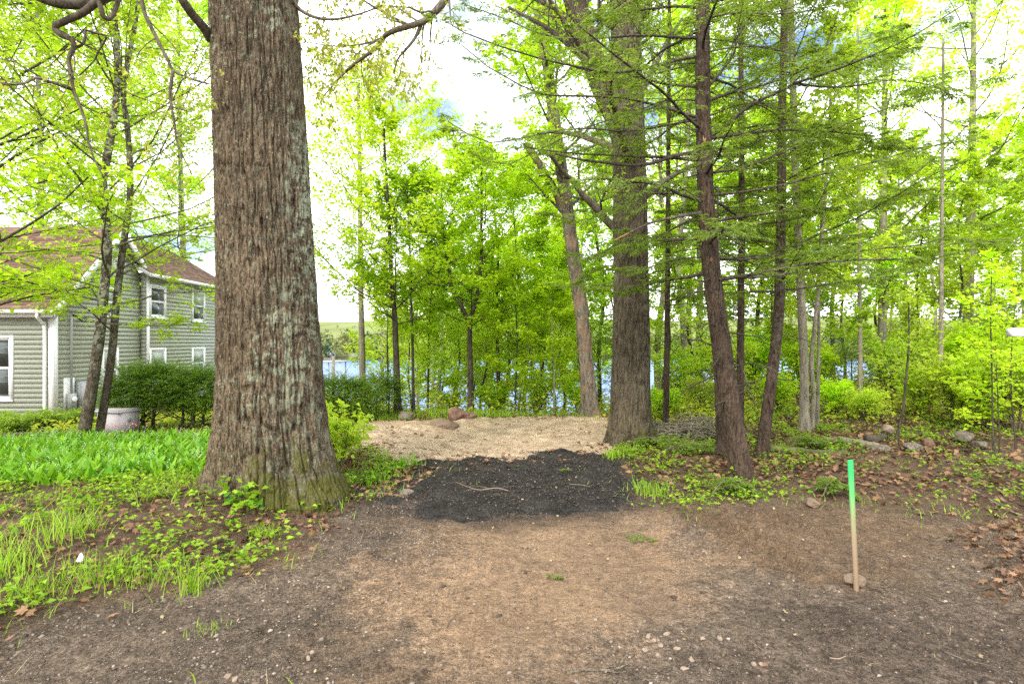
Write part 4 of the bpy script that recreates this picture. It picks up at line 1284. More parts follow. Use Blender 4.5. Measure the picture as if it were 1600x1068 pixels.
# --- twin stemmed tree on the left and its neighbours
bl = loc_of(128, 704, 8.5)
A = stem_px([(124, 712), (134, 660), (146, 590), (156, 520), (163, 450), (168, 390), (164, 330), (161, 285), (170, 230), (180, 170), (184, 110), (180, 40), (172, -60), (160, -200)], 8.5, bl)
B = stem_px([(150, 704), (158, 660), (168, 600), (176, 540), (181, 480), (188, 420), (196, 360), (203, 310), (203, 250), (198, 190), (193, 140), (205, 70), (220, -20), (235, -160)], 8.7, bl)
broadleaf('cherry_tree', 'twin stemmed leaning tree with speckled bark and bright young leaves before the house', [A, B], bl, 71, M['cherrybark'], M['birchleaf'], .086, .025,
          nprim=26, t0=.24, lmax=2.6, ang=(1.35, .8), n2=7, l2=.42, n3=6, l3=.45, per=9, Ln=.066, Wd=.044, lift=.12, planar=.75, K=60, nseg=14, spread=.03, flare=.25)
simple('maple_tree', 'leafy maple spreading bright layered sprays in from the far left', [(-160, 700), (-155, 550), (-150, 400), (-140, 200), (-130, 0), (-120, -250)], 8.0, 72, M['darkbark'], M['maple'], .13, .05, nprim=44, t0=.20, lmax=3.5, per=8, Ln=.095, Wd=.075, lift=.06, planar=.9, n2=8, n3=6)
simple('maple_tree', 'pale green tree filling the sky right behind the house roof', [(60, 620), (62, 450), (64, 300), (60, 120), (55, -60)], 22.5, 73, M['greybark'], M['birchleaf'], .17, .05, nprim=44, t0=.3, lmax=4.6, per=10, Ln=.15, Wd=.11, spread=.1, n2=8, n3=6)
simple('maple_tree', 'light leafed tree between the house wing and the big oak', [(290, 620), (288, 450), (283, 300), (280, 120), (276, -60)], 29.5, 74, M['greybark'], M['birchleaf'], .19, .05, nprim=44, t0=.25, lmax=5.0, per=10, Ln=.17, Wd=.12, spread=.12, n2=8, n3=6)

# --- maples and poles behind the clearing
mp = dict(n2=7, l2=.5, n3=5, l3=.45, per=8, Ln=.085, Wd=.07, lift=.15, planar=.85, jit=.35)
b5 = loc_of(735, 640, 13.4)
A = stem_px([(735, 648), (735, 580), (734, 520), (736, 496), (746, 460), (752, 410), (752, 360), (753, 300), (752, 252)], 13.4, b5)
B = stem_px([(735, 510), (722, 480), (706, 450), (698, 400), (692, 350), (690, 300)], 13.4, b5)
broadleaf('maple_tree', 'forked black stemmed maple with glowing layered leaves at the middle of the clearing edge', [A, B], b5, 81, M['darkbark'], M['maple'], .082, .02, nprim=22, t0=.28, lmax=2.2, ang=(1.3, .7), K=40, **mp)
simple('maple_tree', 'dark stemmed maple just right of the clipped hedge', [(622, 655), (620, 590), (617, 500), (612, 440), (608, 350), (603, 270), (600, 200)], 12.7, 82, M['darkbark'], M['maple'], .085, .02, nprim=38, t0=.30, lmax=2.9, ang=(1.35, .75), **mp)
simple('maple_tree', 'thin black maple stem between the hedge maple and the boulder', [(646, 652), (645, 560), (643, 480), (640, 380), (636, 300)], 13.0, 83, M['darkbark'], M['maple_dark'], .042, .015, nprim=22, t0=.35, lmax=1.5, ang=(1.3, .7), **mp)
simple('tall_tree', 'straight bare pale trunk rising from behind the clipped hedge', [(567, 640), (566, 560), (564, 470), (563, 380), (562, 250), (560, 130)], 17.0, 84, M['greybark'], M['birchleaf'], .105, .05, nprim=28, t0=.58, lmax=2.8, n2=7, n3=5, per=6, Ln=.09, Wd=.06, spread=.07)
simple('maple_tree', 'dark slender maple right of the forked maple', [(780, 640), (778, 560), (776, 470), (778, 400), (772, 320), (770, 260)], 15.2, 85, M['darkbark'], M['maple_dark'], .070, .02, nprim=28, t0=.35, lmax=2.2, ang=(1.3, .7), **mp)
simple('maple_tree', 'slim maple with pale stem left of the scarred leaning trunk', [(838, 640), (828, 540), (812, 450), (806, 380), (800, 300)], 16.0, 86, M['greybark'], M['maple'], .062, .02, nprim=26, t0=.35, lmax=2.2, ang=(1.3, .7), **mp)
simple('maple_tree', 'young maple with low leaves hiding the lake before the scarred trunk', [(805, 646), (806, 600), (808, 540), (806, 480), (800, 420)], 13.6, 87, M['darkbark'], M['maple'], .026, .01, nprim=20, t0=.3, lmax=1.1, ang=(1.3, .8), **{**mp, 'per': 6})
simple('young_tree', 'feathery sapling with low leaves at the scarred trunk', [(866, 648), (866, 600), (864, 550), (862, 500), (860, 450)], 13.0, 88, M['greybark'], M['maple'], .02, .01, nprim=18, t0=.25, lmax=.9, ang=(1.3, .8), **{**mp, 'per': 6})

# prototypes for the wood on the slope to the lake
def straight(h, seed, w=.25):
    rs = rngof(seed)
    return [np.array([rs.normal(0, w * k / 6), rs.normal(0, w * k / 6), h * k / 6]) for k in range(7)]
protoD = broadleaf('forest_tree', 'x', [straight(6, 4)], (0, 0, 0), 104, M['darkbark'], M['birchleaf'], .045, .01, nprim=26, t0=.12, lmax=1.7, n2=6, n3=4, per=6, Ln=.115, Wd=.095, spread=.06, planar=.85, tubes3=False, shape=lambda t: 1.0 - .7 * t)
protoA = broadleaf('forest_tree', 'x', [straight(13, 1)], (0, 0, 0), 101, M['greybark'], M['maple'], .15, .03, nprim=26, t0=.30, lmax=2.8, n2=7, n3=4, per=6, Ln=.16, Wd=.125, spread=.10, planar=.8, tubes3=False)
protoB = broadleaf('forest_tree', 'x', [straight(15, 2)], (0, 0, 0), 102, M['greybark'], M['birchleaf'], .13, .03, nprim=22, t0=.42, lmax=2.2, n2=6, n3=4, per=5, Ln=.15, Wd=.11, spread=.12, tubes3=False)
protoC = broadleaf('forest_tree', 'x', [straight(9, 3)], (0, 0, 0), 103, M['darkbark'], M['maple_dark'], .09, .02, nprim=30, t0=.22, lmax=2.3, n2=7, n3=5, per=7, Ln=.14, Wd=.11, spread=.08, planar=.85, tubes3=False)
WG = 'trees of the wood sloping down to the lake'
wood = [  # px, depth, prototype, scale, label
    (690, 19, 'B', .95, 'pale forest trunk nearest behind the brown boulder'),
    (712, 24, 'A', 1.0, 'grey forest trunk left of the forked maple further down the slope'),
    (676, 27, 'B', 1.1, 'forest trunk glimpsed against the blue lake left of the brown boulder'),
    (600, 30, 'A', .9, 'forest tree down the slope between the pale trunk and the hedge maple'),
    (655, 33, 'A', 1.0, 'yellow green forest tree by the shore behind the thin black maple'),
    (765, 22, 'C', 1.1, 'dark forest tree standing behind the fork of the black stemmed maple'),
    (820, 21, 'A', .95, 'forest trunk behind the slim pale maple'),
    (850, 26, 'B', 1.0, 'forest trunk seen just left of the scarred leaning tree'),
    (880, 30, 'A', 1.1, 'forest tree by the shore behind the scarred leaning tree'),
    (940, 19, 'C', 1.0, 'dark leafed tree filling the gap between scarred trunk and forked oak'),
    (1030, 17, 'B', .9, 'grey forest trunk just right of the forked oak'),
    (1062, 16, 'B', .8, 'slim forest trunk left of the torn hemlock'),
    (1076, 23, 'A', 1.0, 'forest tree seen between the brush pile and the torn hemlock'),
    (1092, 18, 'B', .95, 'pale forest trunk touching the left side of the torn hemlock'),
    (1180, 19, 'C', 1.0, 'dark forest tree seen between the two dark hemlocks'),
    (1300, 18, 'A', .85, 'bright forest tree right behind the pale trio'),
    (1425, 21, 'A', .95, 'bright leafy tree behind the leaning sapling'),
    (1462, 27, 'B', 1.1, 'tall thin leafed tree far behind the stones'),
    (1552, 20, 'A', 1.0, 'leafy tree at the right behind the thin upright sapling'),
    (1595, 24, 'B', 1.1, 'pale leafed tree cut by the right edge of the picture'),
    (1640, 15, 'A', .9, 'leafy maple reaching in over the right edge'),
    (1235, 34, 'B', 1.2, 'tall tree far down the slope behind the trio'),
    (915, 36, 'A', 1.2, 'tall tree at the shore right of the scarred trunk'),
    (1390, 35, 'A', 1.25, 'tall tree far back behind the straight leafy trunk'),
    (1500, 34, 'A', 1.25, 'tall tree far back behind the right hand thicket'),
    (668, 14.6, 'D', .8, 'low leafy young maple left behind the brown boulder'),
    (712, 16.2, 'D', .9, 'low leafy young maple right behind the brown boulder'),
    (752, 15.0, 'D', .75, 'low leafy young maple right of the forked black maple'),
    (842, 15.2, 'D', .9, 'low leafy young maple at the lake gap before the scarred trunk'),
    (880, 17.5, 'D', 1.0, 'young maple behind the left side of the scarred trunk'),
    (640, 20.0, 'D', 1.0, 'young maple down the slope left of the brown boulder'),
    (690, 22.0, 'D', 1.2, 'young maple lower down behind the brown boulder'),
    (738, 19.5, 'D', 1.0, 'young maple down the slope behind the forked black maple'),
    (790, 18.0, 'D', 1.0, 'young maple behind the dark slender maple'),
    (815, 23.0, 'D', 1.3, 'young maple near the shore left of the scarred trunk'),
    (865, 21.0, 'D', 1.2, 'young maple down the slope beside the scarred trunk'),
    (606, 18.0, 'D', .9, 'young maple behind the open end of the hedge'),
    (965, 16.5, 'D', 1.0, 'young maple behind the left edge of the forked oak'),
    (1038, 14.0, 'D', .8, 'young maple right behind the forked oak'),
    (1085, 17.0, 'D', 1.1, 'young maple filling the gap left of the torn hemlock'),
    (1150, 17.8, 'D', 1.1, 'young maple behind the thin straight hemlock pole'),
    (1205, 15.5, 'D', 1.0, 'young maple behind the bent hemlock'),
    (1262, 17.0, 'D', 1.1, 'young maple right behind the pale trio'),
    (1318, 15.8, 'D', 1.0, 'young maple above the mossy log'),
    (1372, 18.5, 'D', 1.2, 'young maple behind the white quartz stone'),
    (1435, 16.5, 'D', 1.1, 'young maple behind the pale flat stone'),
    (1498, 15.0, 'D', 1.0, 'young maple left of the tall grey trunk at the right'),
    (1548, 17.5, 'D', 1.2, 'young maple right of the tall grey trunk at the right'),
    (1600, 13.0, 'D', .95, 'young maple cut by the right edge above the saplings'),
]
first = {'A': protoA, 'B': protoB, 'C': protoC, 'D': protoD}; used = set()
rs = rngof(104)
for (px, Yd, k, sc, lab) in wood:
    if 590 < px < 890 and k != 'D': sc *= .62 + .012 * (Yd - 19)
    if px > 1200 and k != 'D': sc *= .70
    x = (px - 800) / F * Yd
    p = (x, Yd, gz(x, Yd) - .1); rz = rs.random() * 6.28; tl = (rs.normal(0, .025), rs.normal(0, .025))
    if k in used:
        copy_tree(first[k], lab, p, rz, sc, tl, group=WG)
    else:
        o = first[k]; used.add(k)
        o.location = p; o.rotation_euler = (tl[0], tl[1], rz); o.scale = (sc,) * 3
        tag(o, lab, group=WG)
# ---------------------------------------------------------------- shrubs and understorey
def needle_shrub(name, label, lobes, loc, seed, nspray, leaf, stems, spray=.34, Ln=.07, Wd=.017, group=None):
    """a shrub of overlapping feathery sprays. lobes: (cx,cy,cz,rx,ry,rz) local"""
    rs = rngof(seed)
    root = thing(name, label, 'shrub', loc, group=group)
    bb = MB()
    for (x, y, tx, ty, tz, r) in stems:
        p = catmull([(x, y, -.05), (x * .9 + tx * .1 + .02, y, tz * .35), (tx, ty, tz)], 10)
        bb.tube(p, np.linspace(r, r * .4, 10), 8)
        tw, tr = spawn(p[None], np.linspace(r, r * .4, 10)[None], rs, 18, .2, 1, lambda t: 1.2 - .3 * t, lambda t: .75 + 0 * t, 0, .15, 6, .1, .35, .004)
        add_tubes(bb, tw, tr, 4)
    tag(bb.build('stems', M['darkbark'], root, True), kind='stuff')
    LL = []
    for (cx, cy, cz, rx, ry, rz) in lobes:
        n = int(nspray * rx * rz)
        d = nrm(rs.normal(0, 1, (n, 3))); d[:, 2] = np.where(d[:, 2] < -.8, -d[:, 2], d[:, 2])
        wv = 1 + .22 * fbm(d[:, 0] * 2.4 + seed, d[:, 1] * 2.4, d[:, 2] * 2.4, oct=3, seed=seed)
        rad = rs.uniform(.62, 1.02, n) ** .7 * wv
        pos = np.array([cx, cy, cz]) + d * np.array([rx, ry, rz]) * rad[:, None]
        dr = nrm(d * np.array([1, 1, .45]) + np.array([0, 0, .18]) + rs.normal(0, .28, (n, 3)))
        K = 4; ln = spray * rs.uniform(.6, 1.3, n)
        P = np.zeros((n, K, 3)); P[:, 0] = pos - dr * (ln * .5)[:, None]
        dd = dr
        for k in range(1, K):
            dd = nrm(dd + np.array([0, 0, -.06])); P[:, k] = P[:, k - 1] + dd * (ln / (K - 1))[:, None]
        per = 12
        t = np.linspace(.05, 1, per)[None] + rs.normal(0, .03, (n, per))
        p, T, _, _ = sample(P, t)
        sg = np.where(np.arange(per) % 2 == 0, 1, -1)[None, :, None]
        Hh = nrm(np.cross(T, np.array([0, 0, 1.0])) + 1e-4) * sg
        D = (T * .8 + Hh * .75 + rs.normal(0, .2, T.shape)).reshape(-1, 3)
        m = len(D); s = rs.uniform(.6, 1.3, m) * np.tile(1.15 - .6 * np.linspace(0, 1, per), n)
        V, Tr = leafset(p.reshape(-1, 3), D, np.array([0, 0, 1.0]) + rs.normal(0, .4, (m, 3)), Ln * s, Wd * s, .1, .1)
        tn = np.clip(np.repeat(rs.normal(.45, .2, n), per) + np.tile(np.linspace(-.15, .3, per), n), 0, 1)
        LL.append((V, Tr, np.repeat(tn, 4)))
    V, T, tn = join(*LL)
    mk('foliage', V, T, leaf, root, attrs={'tint': tn})
    return root

def yat(px, Yd): x = (px - 800) / F * Yd; return np.array([x, Yd, gz(x, Yd)])
p = yat(222, 9.9)
needle_shrub('evergreen_shrub', 'feathery dark evergreen shrub at the left, right of the twin stemmed tree', [(0, 0, .70, .62, .55, .46), (-.30, 0, .56, .40, .45, .36), (.3, .1, .72, .5, .5, .44)], p, 201, 2600, M['yew'],
             [(0, 0, 0, 0, .9, .045), (-.12, .05, -.35, 0, .8, .03), (.15, .05, .3, .1, .95, .035)])
p = yat(300, 10.0)
needle_shrub('evergreen_shrub', 'feathery dark evergreen shrub tucked against the left side of the big oak', [(0, 0, .64, .58, .55, .46), (.30, 0, .62, .44, .5, .46)], p, 202, 2600, M['yew'],
             [(0, 0, 0, 0, .9, .045), (.15, .05, .35, 0, .8, .03), (-.2, .05, -.25, .1, .8, .03)])
p = yat(520, 11.2)
needle_shrub('evergreen_shrub', 'broad clipped green hedge shrub right of the big oak', [(-.15, 0, .44, .75, .6, .46), (.42, .1, .42, .55, .6, .42)], p, 203, 2400, M['yew'], [(0, 0, 0, 0, .7, .04), (.4, .05, .45, 0, .7, .03)])
p = yat(590, 12.2)
needle_shrub('evergreen_shrub', 'open dark hedge shrub with bare stems at the end of the hedge', [(0, 0, .60, .48, .45, .30), (.30, .05, .52, .34, .4, .30)], p, 204, 1700, M['yew'],
             [(-.3, 0, -.28, 0, .6, .022), (-.05, 0, .0, 0, .65, .022), (.22, 0, .25, 0, .6, .022), (.4, .1, .4, 0, .55, .02)])
p = yat(1330, 14.0)
needle_shrub('evergreen_shrub', 'dark young hemlock bush in the right hand thicket behind the stones', [(0, 0, .75, .75, .6, .55), (.1, 0, 1.25, .45, .45, .4)], p, 205, 900, M['hemlock'], [(0, 0, 0, 0, 1.1, .03)])
p = yat(935, 15.5)
needle_shrub('evergreen_shrub', 'young hemlock showing between the scarred trunk and the forked oak', [(0, 0, 1.3, .8, .7, 1.0), (.1, 0, 2.3, .5, .5, .6)], p, 206, 700, M['hemlock'], [(0, 0, 0, 0, 1.9, .03)])
p = yat(1560, 13.5)
needle_shrub('evergreen_shrub', 'dark hemlock bush glimpsed behind the saplings at the right edge', [(0, 0, 1.3, .9, .6, .8), (.1, 0, 2.1, .6, .45, .5)], p, 207, 600, M['hemlock'], [(0, 0, 0, 0, 1.6, .03)])

def leafy_shrub(label, loc, seed, h, w, n, leaf, Ln=.06, Wd=.04, per=7, name='leafy_shrub', group=None, n2=5, n3=3, ns=7):
    rs = rngof(seed)
    root = thing(name, label, 'shrub', loc, group=group)
    bb = MB()
    az = np.arange(ns) * 2.4 + rs.random(ns)
    P = np.zeros((ns, 6, 3))
    for k in range(6):
        t = k / 5
        P[:, k, 0] = np.cos(az) * w * (.08 + .6 * t ** 1.3) * rs.uniform(.6, 1.1, ns); P[:, k, 1] = np.sin(az) * w * (.08 + .6 * t ** 1.3) * rs.uniform(.6, 1.1, ns)
        P[:, k, 2] = -.03 + h * t * rs.uniform(.75, 1.05, ns)
    V, T, tn = crown_levels(P, np.linspace(.012, .004, 6)[None].repeat(ns, 0), rs, bb, n, .45, n3, .5, .35, .3, per, Ln, Wd, t2=.12, spread=.04, jit=.6, down=.05)
    tag(bb.build('stems', M['twig'], root, True), kind='stuff')
    mk('foliage', V, T, leaf, root, attrs={'tint': tn})
    return root
# low shrubs before the house
for i, (px, Yd, h, w, lab) in enumerate(((-30, 12.5, .62, .85, 'low clipped green shrub at the left edge below the house window'), (30, 12.0, .60, .8, 'low green shrub below the white house corner'), (78, 12.4, .66, .8, 'low green shrub below the electric meter'),
                                         (120, 12.6, .62, .75, 'low green shrub behind the base of the twin stemmed tree'), (165, 13.0, .7, .7, 'low green shrub left of the feathery evergreen before the gable wall'))):
    leafy_shrub(lab, yat(px, Yd), 211 + i, h * .62, w, 16, M['lowshrub'], .05, .03, 9, group='low shrubs in front of the house', n3=4, ns=9)
leafy_shrub('yellow green sapling bush touching the right side of the big oak', yat(530, 6.7), 221, .62, .38, 7, M['birchleaf'], .085, .08, 6, n3=2, ns=5)
leafy_shrub('bright bush in front of the big oak left of the driveway', yat(384, 4.95), 222, .20, .2, 4, M['weed'], .075, .065, 3, n3=0, ns=4)
# understorey right: leafy shrubs standing apart
und = [(1305, 12.0, .7, 'low leafy shrub behind the mossy log'), (1352, 11.2, .6, 'low yellow green shrub behind the white stone'), (1440, 11.5, 1.0, 'leafy shrub behind the flat stones'), (1490, 10.5, 1.2, 'bright leafy shrub left of the upright sapling'),
       (1540, 10.0, 1.3, 'bright leafy shrub behind the upright sapling'), (1590, 9.6, 1.3, 'bright leafy shrub at the right edge behind the wispy sapling'), (1215, 12.5, .8, 'leafy shrub behind the bent hemlock'), (1100, 12.0, .7, 'leafy shrub behind the brush pile'),
       (1035, 11.5, .6, 'leafy shrub just right of the forked oak'), (1400, 13.5, 1.5, 'tall bright shrub behind the leaning sapling'), (1525, 13.0, 1.7, 'tall bright shrub behind the right hand thicket'), (1460, 14.5, 1.8, 'tall bright shrub left of the grey trunk at the right'),
       (1270, 14.5, 1.4, 'bright shrub behind the pale trio'), (1130, 14.5, 1.5, 'bright shrub behind the torn hemlock'), (1180, 16.0, 1.8, 'tall bright shrub between the two dark hemlocks'), (1060, 15.0, 1.5, 'bright shrub behind the brush pile against the lake'),
       (905, 13.2, .8, 'low bright shrub at the foot of the scarred trunk'), (840, 13.5, .9, 'low bright shrub left of the scarred trunk'), (770, 13.6, .7, 'low bright shrub right of the brown boulder'), (700, 14.2, .6, 'low bright shrub behind the brown boulder'), (1620, 11.5, 1.7, 'tall shrub leaning in at the right edge')]
pa = leafy_shrub('x', (0, 0, 0), 231, 1.0, .75, 9, M['maple'], .085, .06, 7, name='understorey_shrub', n3=4, ns=8)
pb = leafy_shrub('x', (0, 0, 0), 232, 1.0, .7, 9, M['birchleaf'], .07, .05, 6, name='understorey_shrub', n3=4, ns=9)
rs = rngof(233)
for i, (px, Yd, h, lab) in enumerate(und):
    p = yat(px, Yd); pr_ = (pa, pb)[i % 2]; s = (max(.75, h * .85), max(.75, h * .85), h)
    if i < 2:
        pr_.location = p; pr_.scale = s; pr_.rotation_euler = (0, 0, rs.random() * 6); tag(pr_, lab, group='understorey shrubs of the wood')
    else:
        copy_tree(pr_, lab, p, rs.random() * 6.28, s, group='understorey shrubs of the wood')

# ---------------------------------------------------------------- ground cover
rs = rngof(301)
def scatter(n, x0, x1, y0, y1, dens, seed):
    """points kept with probability dens(x, y)"""
    r = rngof(seed)
    x = r.uniform(x0, x1, n); y = r.uniform(y0, y1, n)
    k = r.random(n) < np.clip(dens(x, y), 0, 1)
    return x[k], y[k]
def on(x, y, dz=0.): return np.stack([x, y, zg(x, y) + dz], 1)
def sd(poly):
    return lambda x, y: poly_sd(x, y, poly)
def msk(x, y, poly, soft=.25, off=0.):
    return sstep(-soft, soft, poly_sd(x, y, poly) + .2 * fbm(x * 1.7, y * 1.7, oct=3, seed=21) + off)
def clump(x, y, f, seed, lo=.0, hi=.5): return sstep(lo, hi, fbm(x * f, y * f, oct=3, seed=seed))
def offoak(x, y): return (np.hypot(x - OAK[0], y - OAK[1]) > .62)
def bare(x, y): return np.clip(1 - msk(x, y, POLY_DRIVE) - msk(x, y, POLY_SAND, .3) - msk(x, y, POLY_PATCH, .2, .1), 0, 1)

# lily bed
x, y = scatter(9000, -7.6, -2.0, 5.6, 9.6, lambda x, y: sstep(-.1, .15, poly_sd(x, y, POLY_LILY)) * offoak(x, y) * (.55 + .45 * clump(x, y, 2.2, 7, -.4, .2)), 302)
n = len(x)
prof = lambda t: np.interp(t, [0, .25, .55, .85, 1], [.25, .55, 1.0, .5, .02])
V, Q, tn = blades(on(x, y, -.01), rs.uniform(.12, .24, n), rs.uniform(.035, .06, n), rs, 4, .28, .5, prof)
lily = mk('lily_bed', V, Q, M['lily'], smooth=True, attrs={'tint': tn})
tag(lily, 'dense bed of upright bright green lily leaves left of the oak', 'plants', kind='stuff')
k = rs.random(n) < .07
fx, fy = x[k], y[k]
pts = np.concatenate([on(fx + rs.normal(0, .01, len(fx)), fy + rs.normal(0, .01, len(fx)), .10 + .022 * j) for j in range(6)])
V, T, tn = pebbles(pts, rs.uniform(.005, .008, len(pts)), rs)
tag(mk('lily_flowers', V, T, M['flower']), 'tiny white bell flowers dotted through the lily bed', 'flowers', kind='stuff')
x, y = scatter(60, -5.9, -5.2, 8.0, 8.6, lambda x, y: .3 + 0 * x, 3021)
V, T, tn = pebbles(on(x, y, .26), rs.uniform(.012, .022, len(x)), rs, True)
tag(mk('pink_flowers', V, T, M['pink']), 'few pink flowers in front of the squat ground cabinet', 'flowers', kind='stuff')

# broad-leaved weeds: left bank, right floor, edges
def weed_d(x, y):
    left = (x < -.9) * bare(x, y) * (.16 + .9 * clump(x, y, 2.0, 8, -.20, .35)) * (1 - sstep(0, .2, poly_sd(x, y, POLY_LILY))) * offoak(x, y)
    hollow = np.exp(-(((x + 2.5) / .75) ** 2 + ((y - 4.75) / .40) ** 2))
    left = left * (1 - .8 * hollow)
    rightm = (.75 + .25 * sstep(7.5, 10, y + .2 * x)) * (x > .9) * bare(x, y) * (.07 + .75 * clump(x, y, 1.1, 9, -.1, .5) * sstep(4.6, 5.6, y + .12 * x)) * (1 - .55 * np.exp(-(((x - 3.0) / 1.2) ** 2 + ((y - 6.6) / .9) ** 2)))
    return left + rightm
x, y = scatter(110000, -8, 9, 2.6, 12.5, lambda x, y: weed_d(x, y) * np.clip(9 / np.maximum(y, 3) ** 1.2, .2, 1), 303)
n = len(x)
pos = on(x, y, 0); pos[:, 2] += rs.uniform(.01, .10, n) * np.where(x < 0, 1.0, .8)
az = rs.random(n) * 6.283
D = np.stack([np.cos(az), np.sin(az), rs.normal(.1, .25, n)], 1)
s = rs.uniform(.5, 1.2, n)
a = leafset(pos, D, np.array([0, 0, 1.0]) + rs.normal(0, .35, (n, 3)), .046 * s, .032 * s, .25, .15)
a = (*a, np.repeat(np.clip(rs.normal(.5, .25, n), 0, 1), 4))
# stalked seedlings with three to five leaves
x, y = scatter(14000, -6, 8, 2.8, 11, lambda x, y: weed_d(x, y) * .6, 304)
n = len(x); hgt = rs.uniform(.04, .16, n)
b_sets = []
for q in range(4):
    azz = rs.random(n) * 6.28
    p = on(x, y, 0) + np.stack([np.cos(azz) * .012, np.sin(azz) * .012, hgt * (.6 + .13 * q)], 1)
    D = np.stack([np.cos(azz), np.sin(azz), rs.normal(.15, .2, n)], 1); s = rs.uniform(.5, 1.2, n)
    v, t = leafset(p, D, np.array([0, 0, 1.0]) + rs.normal(0, .3, (n, 3)), .056 * s, .038 * s, .25, .2)
    b_sets.append((v, t, np.repeat(np.clip(rs.normal(.6, .2, n), 0, 1), 4)))
V, T, tn = join(a, *b_sets)
tag(mk('weeds', V, T, M['weed'], attrs={'tint': tn}), 'low green weeds and seedlings over the forest floor', 'plants', kind='stuff')

# maple seedlings in front of the big oak
pts = []
for (px, py, Yd) in ((350, 762, 4.95), (372, 772, 4.9), (335, 775, 4.95), (362, 785, 4.85), (388, 790, 4.8), (410, 800, 4.8), (345, 748, 5.0), (325, 800, 4.7), (440, 806, 4.75), (300, 770, 5.1), (380, 758, 4.9), (358, 770, 4.8)):
    for q in range(4): pts.append(at(px, py, Yd) + rs.normal(0, .035, 3))
pts = np.array(pts)
V, T, tn = lobed(pts, rs, np.full(len(pts), .042), 5, .42, .35, .15)
tag(mk('seedlings', V, T, M['weed'], attrs={'tint': tn}), 'five lobed maple seedlings at the foot of the big oak', 'plants', kind='stuff')

# grass
def grass_d(x, y):
    l = (x < -.6) * (.10 + .9 * clump(x, y, 1.9, 12, -.05, .4)) * bare(x, y) * (1 - sstep(0, .2, poly_sd(x, y, POLY_LILY))) * offoak(x, y)
    hollow = np.exp(-(((x + 2.5) / .75) ** 2 + ((y - 4.75) / .40) ** 2))
    l = l * (1 - .9 * hollow)
    r = (x > .5) * .10 * clump(x, y, 1.5, 13, .2, .6) * bare(x, y)
    e = np.exp(-(poly_sd(x, y, POLY_DRIVE) / .25) ** 2) * .25 * clump(x, y, 2.4, 14, .0, .5)
    back = sstep(11.7, 12.3, y + .1 * np.abs(x - .5)) * .9
    return l + r + e + back
x, y = scatter(90000, -7, 7, 2.5, 13.5, grass_d, 305)
n = len(x)
g1 = blades(on(x, y, -.005), rs.uniform(.05, .19, n) * np.where(x > 0, .7, 1), rs.uniform(.004, .009, n) * np.where(y > 9, 2, 1), rs, 3, .35, .7)
tag(mk('grass', g1[0], g1[1], M['grass'], attrs={'tint': g1[2]}), 'scattered grass on the bank and along the edges of the drive', 'grass', kind='stuff')
x, y = scatter(9000, -4, 6, 2.6, 9, lambda x, y: .5 * np.exp(-(poly_sd(x, y, POLY_DRIVE) / .4) ** 2) * clump(x, y, 2.1, 15, .1, .5) + .05 * msk(x, y, POLY_DARK), 306)
n = len(x)
g2 = blades(on(x, y, .002), rs.uniform(.02, .06, n), rs.uniform(.003, .005, n), rs, 2, 1.5, .5)
tag(mk('dry_grass', g2[0], g2[1], M['drygrass'], attrs={'tint': g2[2]}), 'pale dry grass wisps along the edge of the dirt', 'grass', kind='stuff')

# grass tufts that stand alone
def tuft(label, px, py, n, h, w, spread, seed, mat='grass'):
    r = rngof(seed)
    p = ground_at(px, py); p[2] = float(zg(np.array([p[0]]), np.array([p[1]]))[0])
    root = thing('grass_tuft', label, 'grass tuft', p)
    q = np.stack([r.normal(0, spread, n), r.normal(0, spread, n), np.full(n, -.01)], 1)
    v, f, t = blades(q, h * r.uniform(.5, 1.1, n), w * r.uniform(.7, 1.2, n), r, 4, .22, .35)
    tag(mk('blades', v, f, M[mat], root, attrs={'tint': t}), kind='stuff')
    return root
tuft('tall upright grass tuft standing alone left of the drive', 298, 928, 60, .26, .008, .035, 311)
tuft('fine grass tuft at the foot of the big oak', 406, 832, 130, .13, .005, .05, 312)
tuft('bright grass tuft at the right corner of the black patch', 1018, 770, 120, .16, .011, .10, 313)
tuft('bright grass tuft left of the forked oak base', 958, 716, 90, .17, .012, .07, 314)
tuft('bright grass tuft beside the black patch below the forked oak', 985, 708, 90, .18, .012, .07, 315)
tuft('row of bright leaf blades at the left corner of the sandy clearing', 628, 724, 110, .14, .016, .12, 316, 'lily')
tuft('clump of broad green blades right of the big oak base', 568, 752, 120, .19, .02, .13, 317, 'lily')
tuft('loose grass tuft hanging over the left side of the bank', 150, 905, 120, .22, .007, .12, 318)
tuft('small grass tuft on the gravel below the left bank', 322, 985, 40, .06, .005, .05, 3191)
tuft('low bright grass tuft near the bottom left corner', 75, 925, 70, .10, .006, .07, 3192)
tuft('grass tuft half way up the left bank above the paper scrap', 112, 838, 130, .24, .008, .12, 3193)
tuft('tall grass tuft at the left edge of the picture', 12, 885, 140, .26, .008, .12, 3194)
tuft('wispy grass tuft right of the paper scrap', 232, 905, 90, .20, .006, .10, 3195)
tuft('spreading grass tuft in the left bank near the paper scrap', 60, 925, 130, .2, .007, .13, 319)

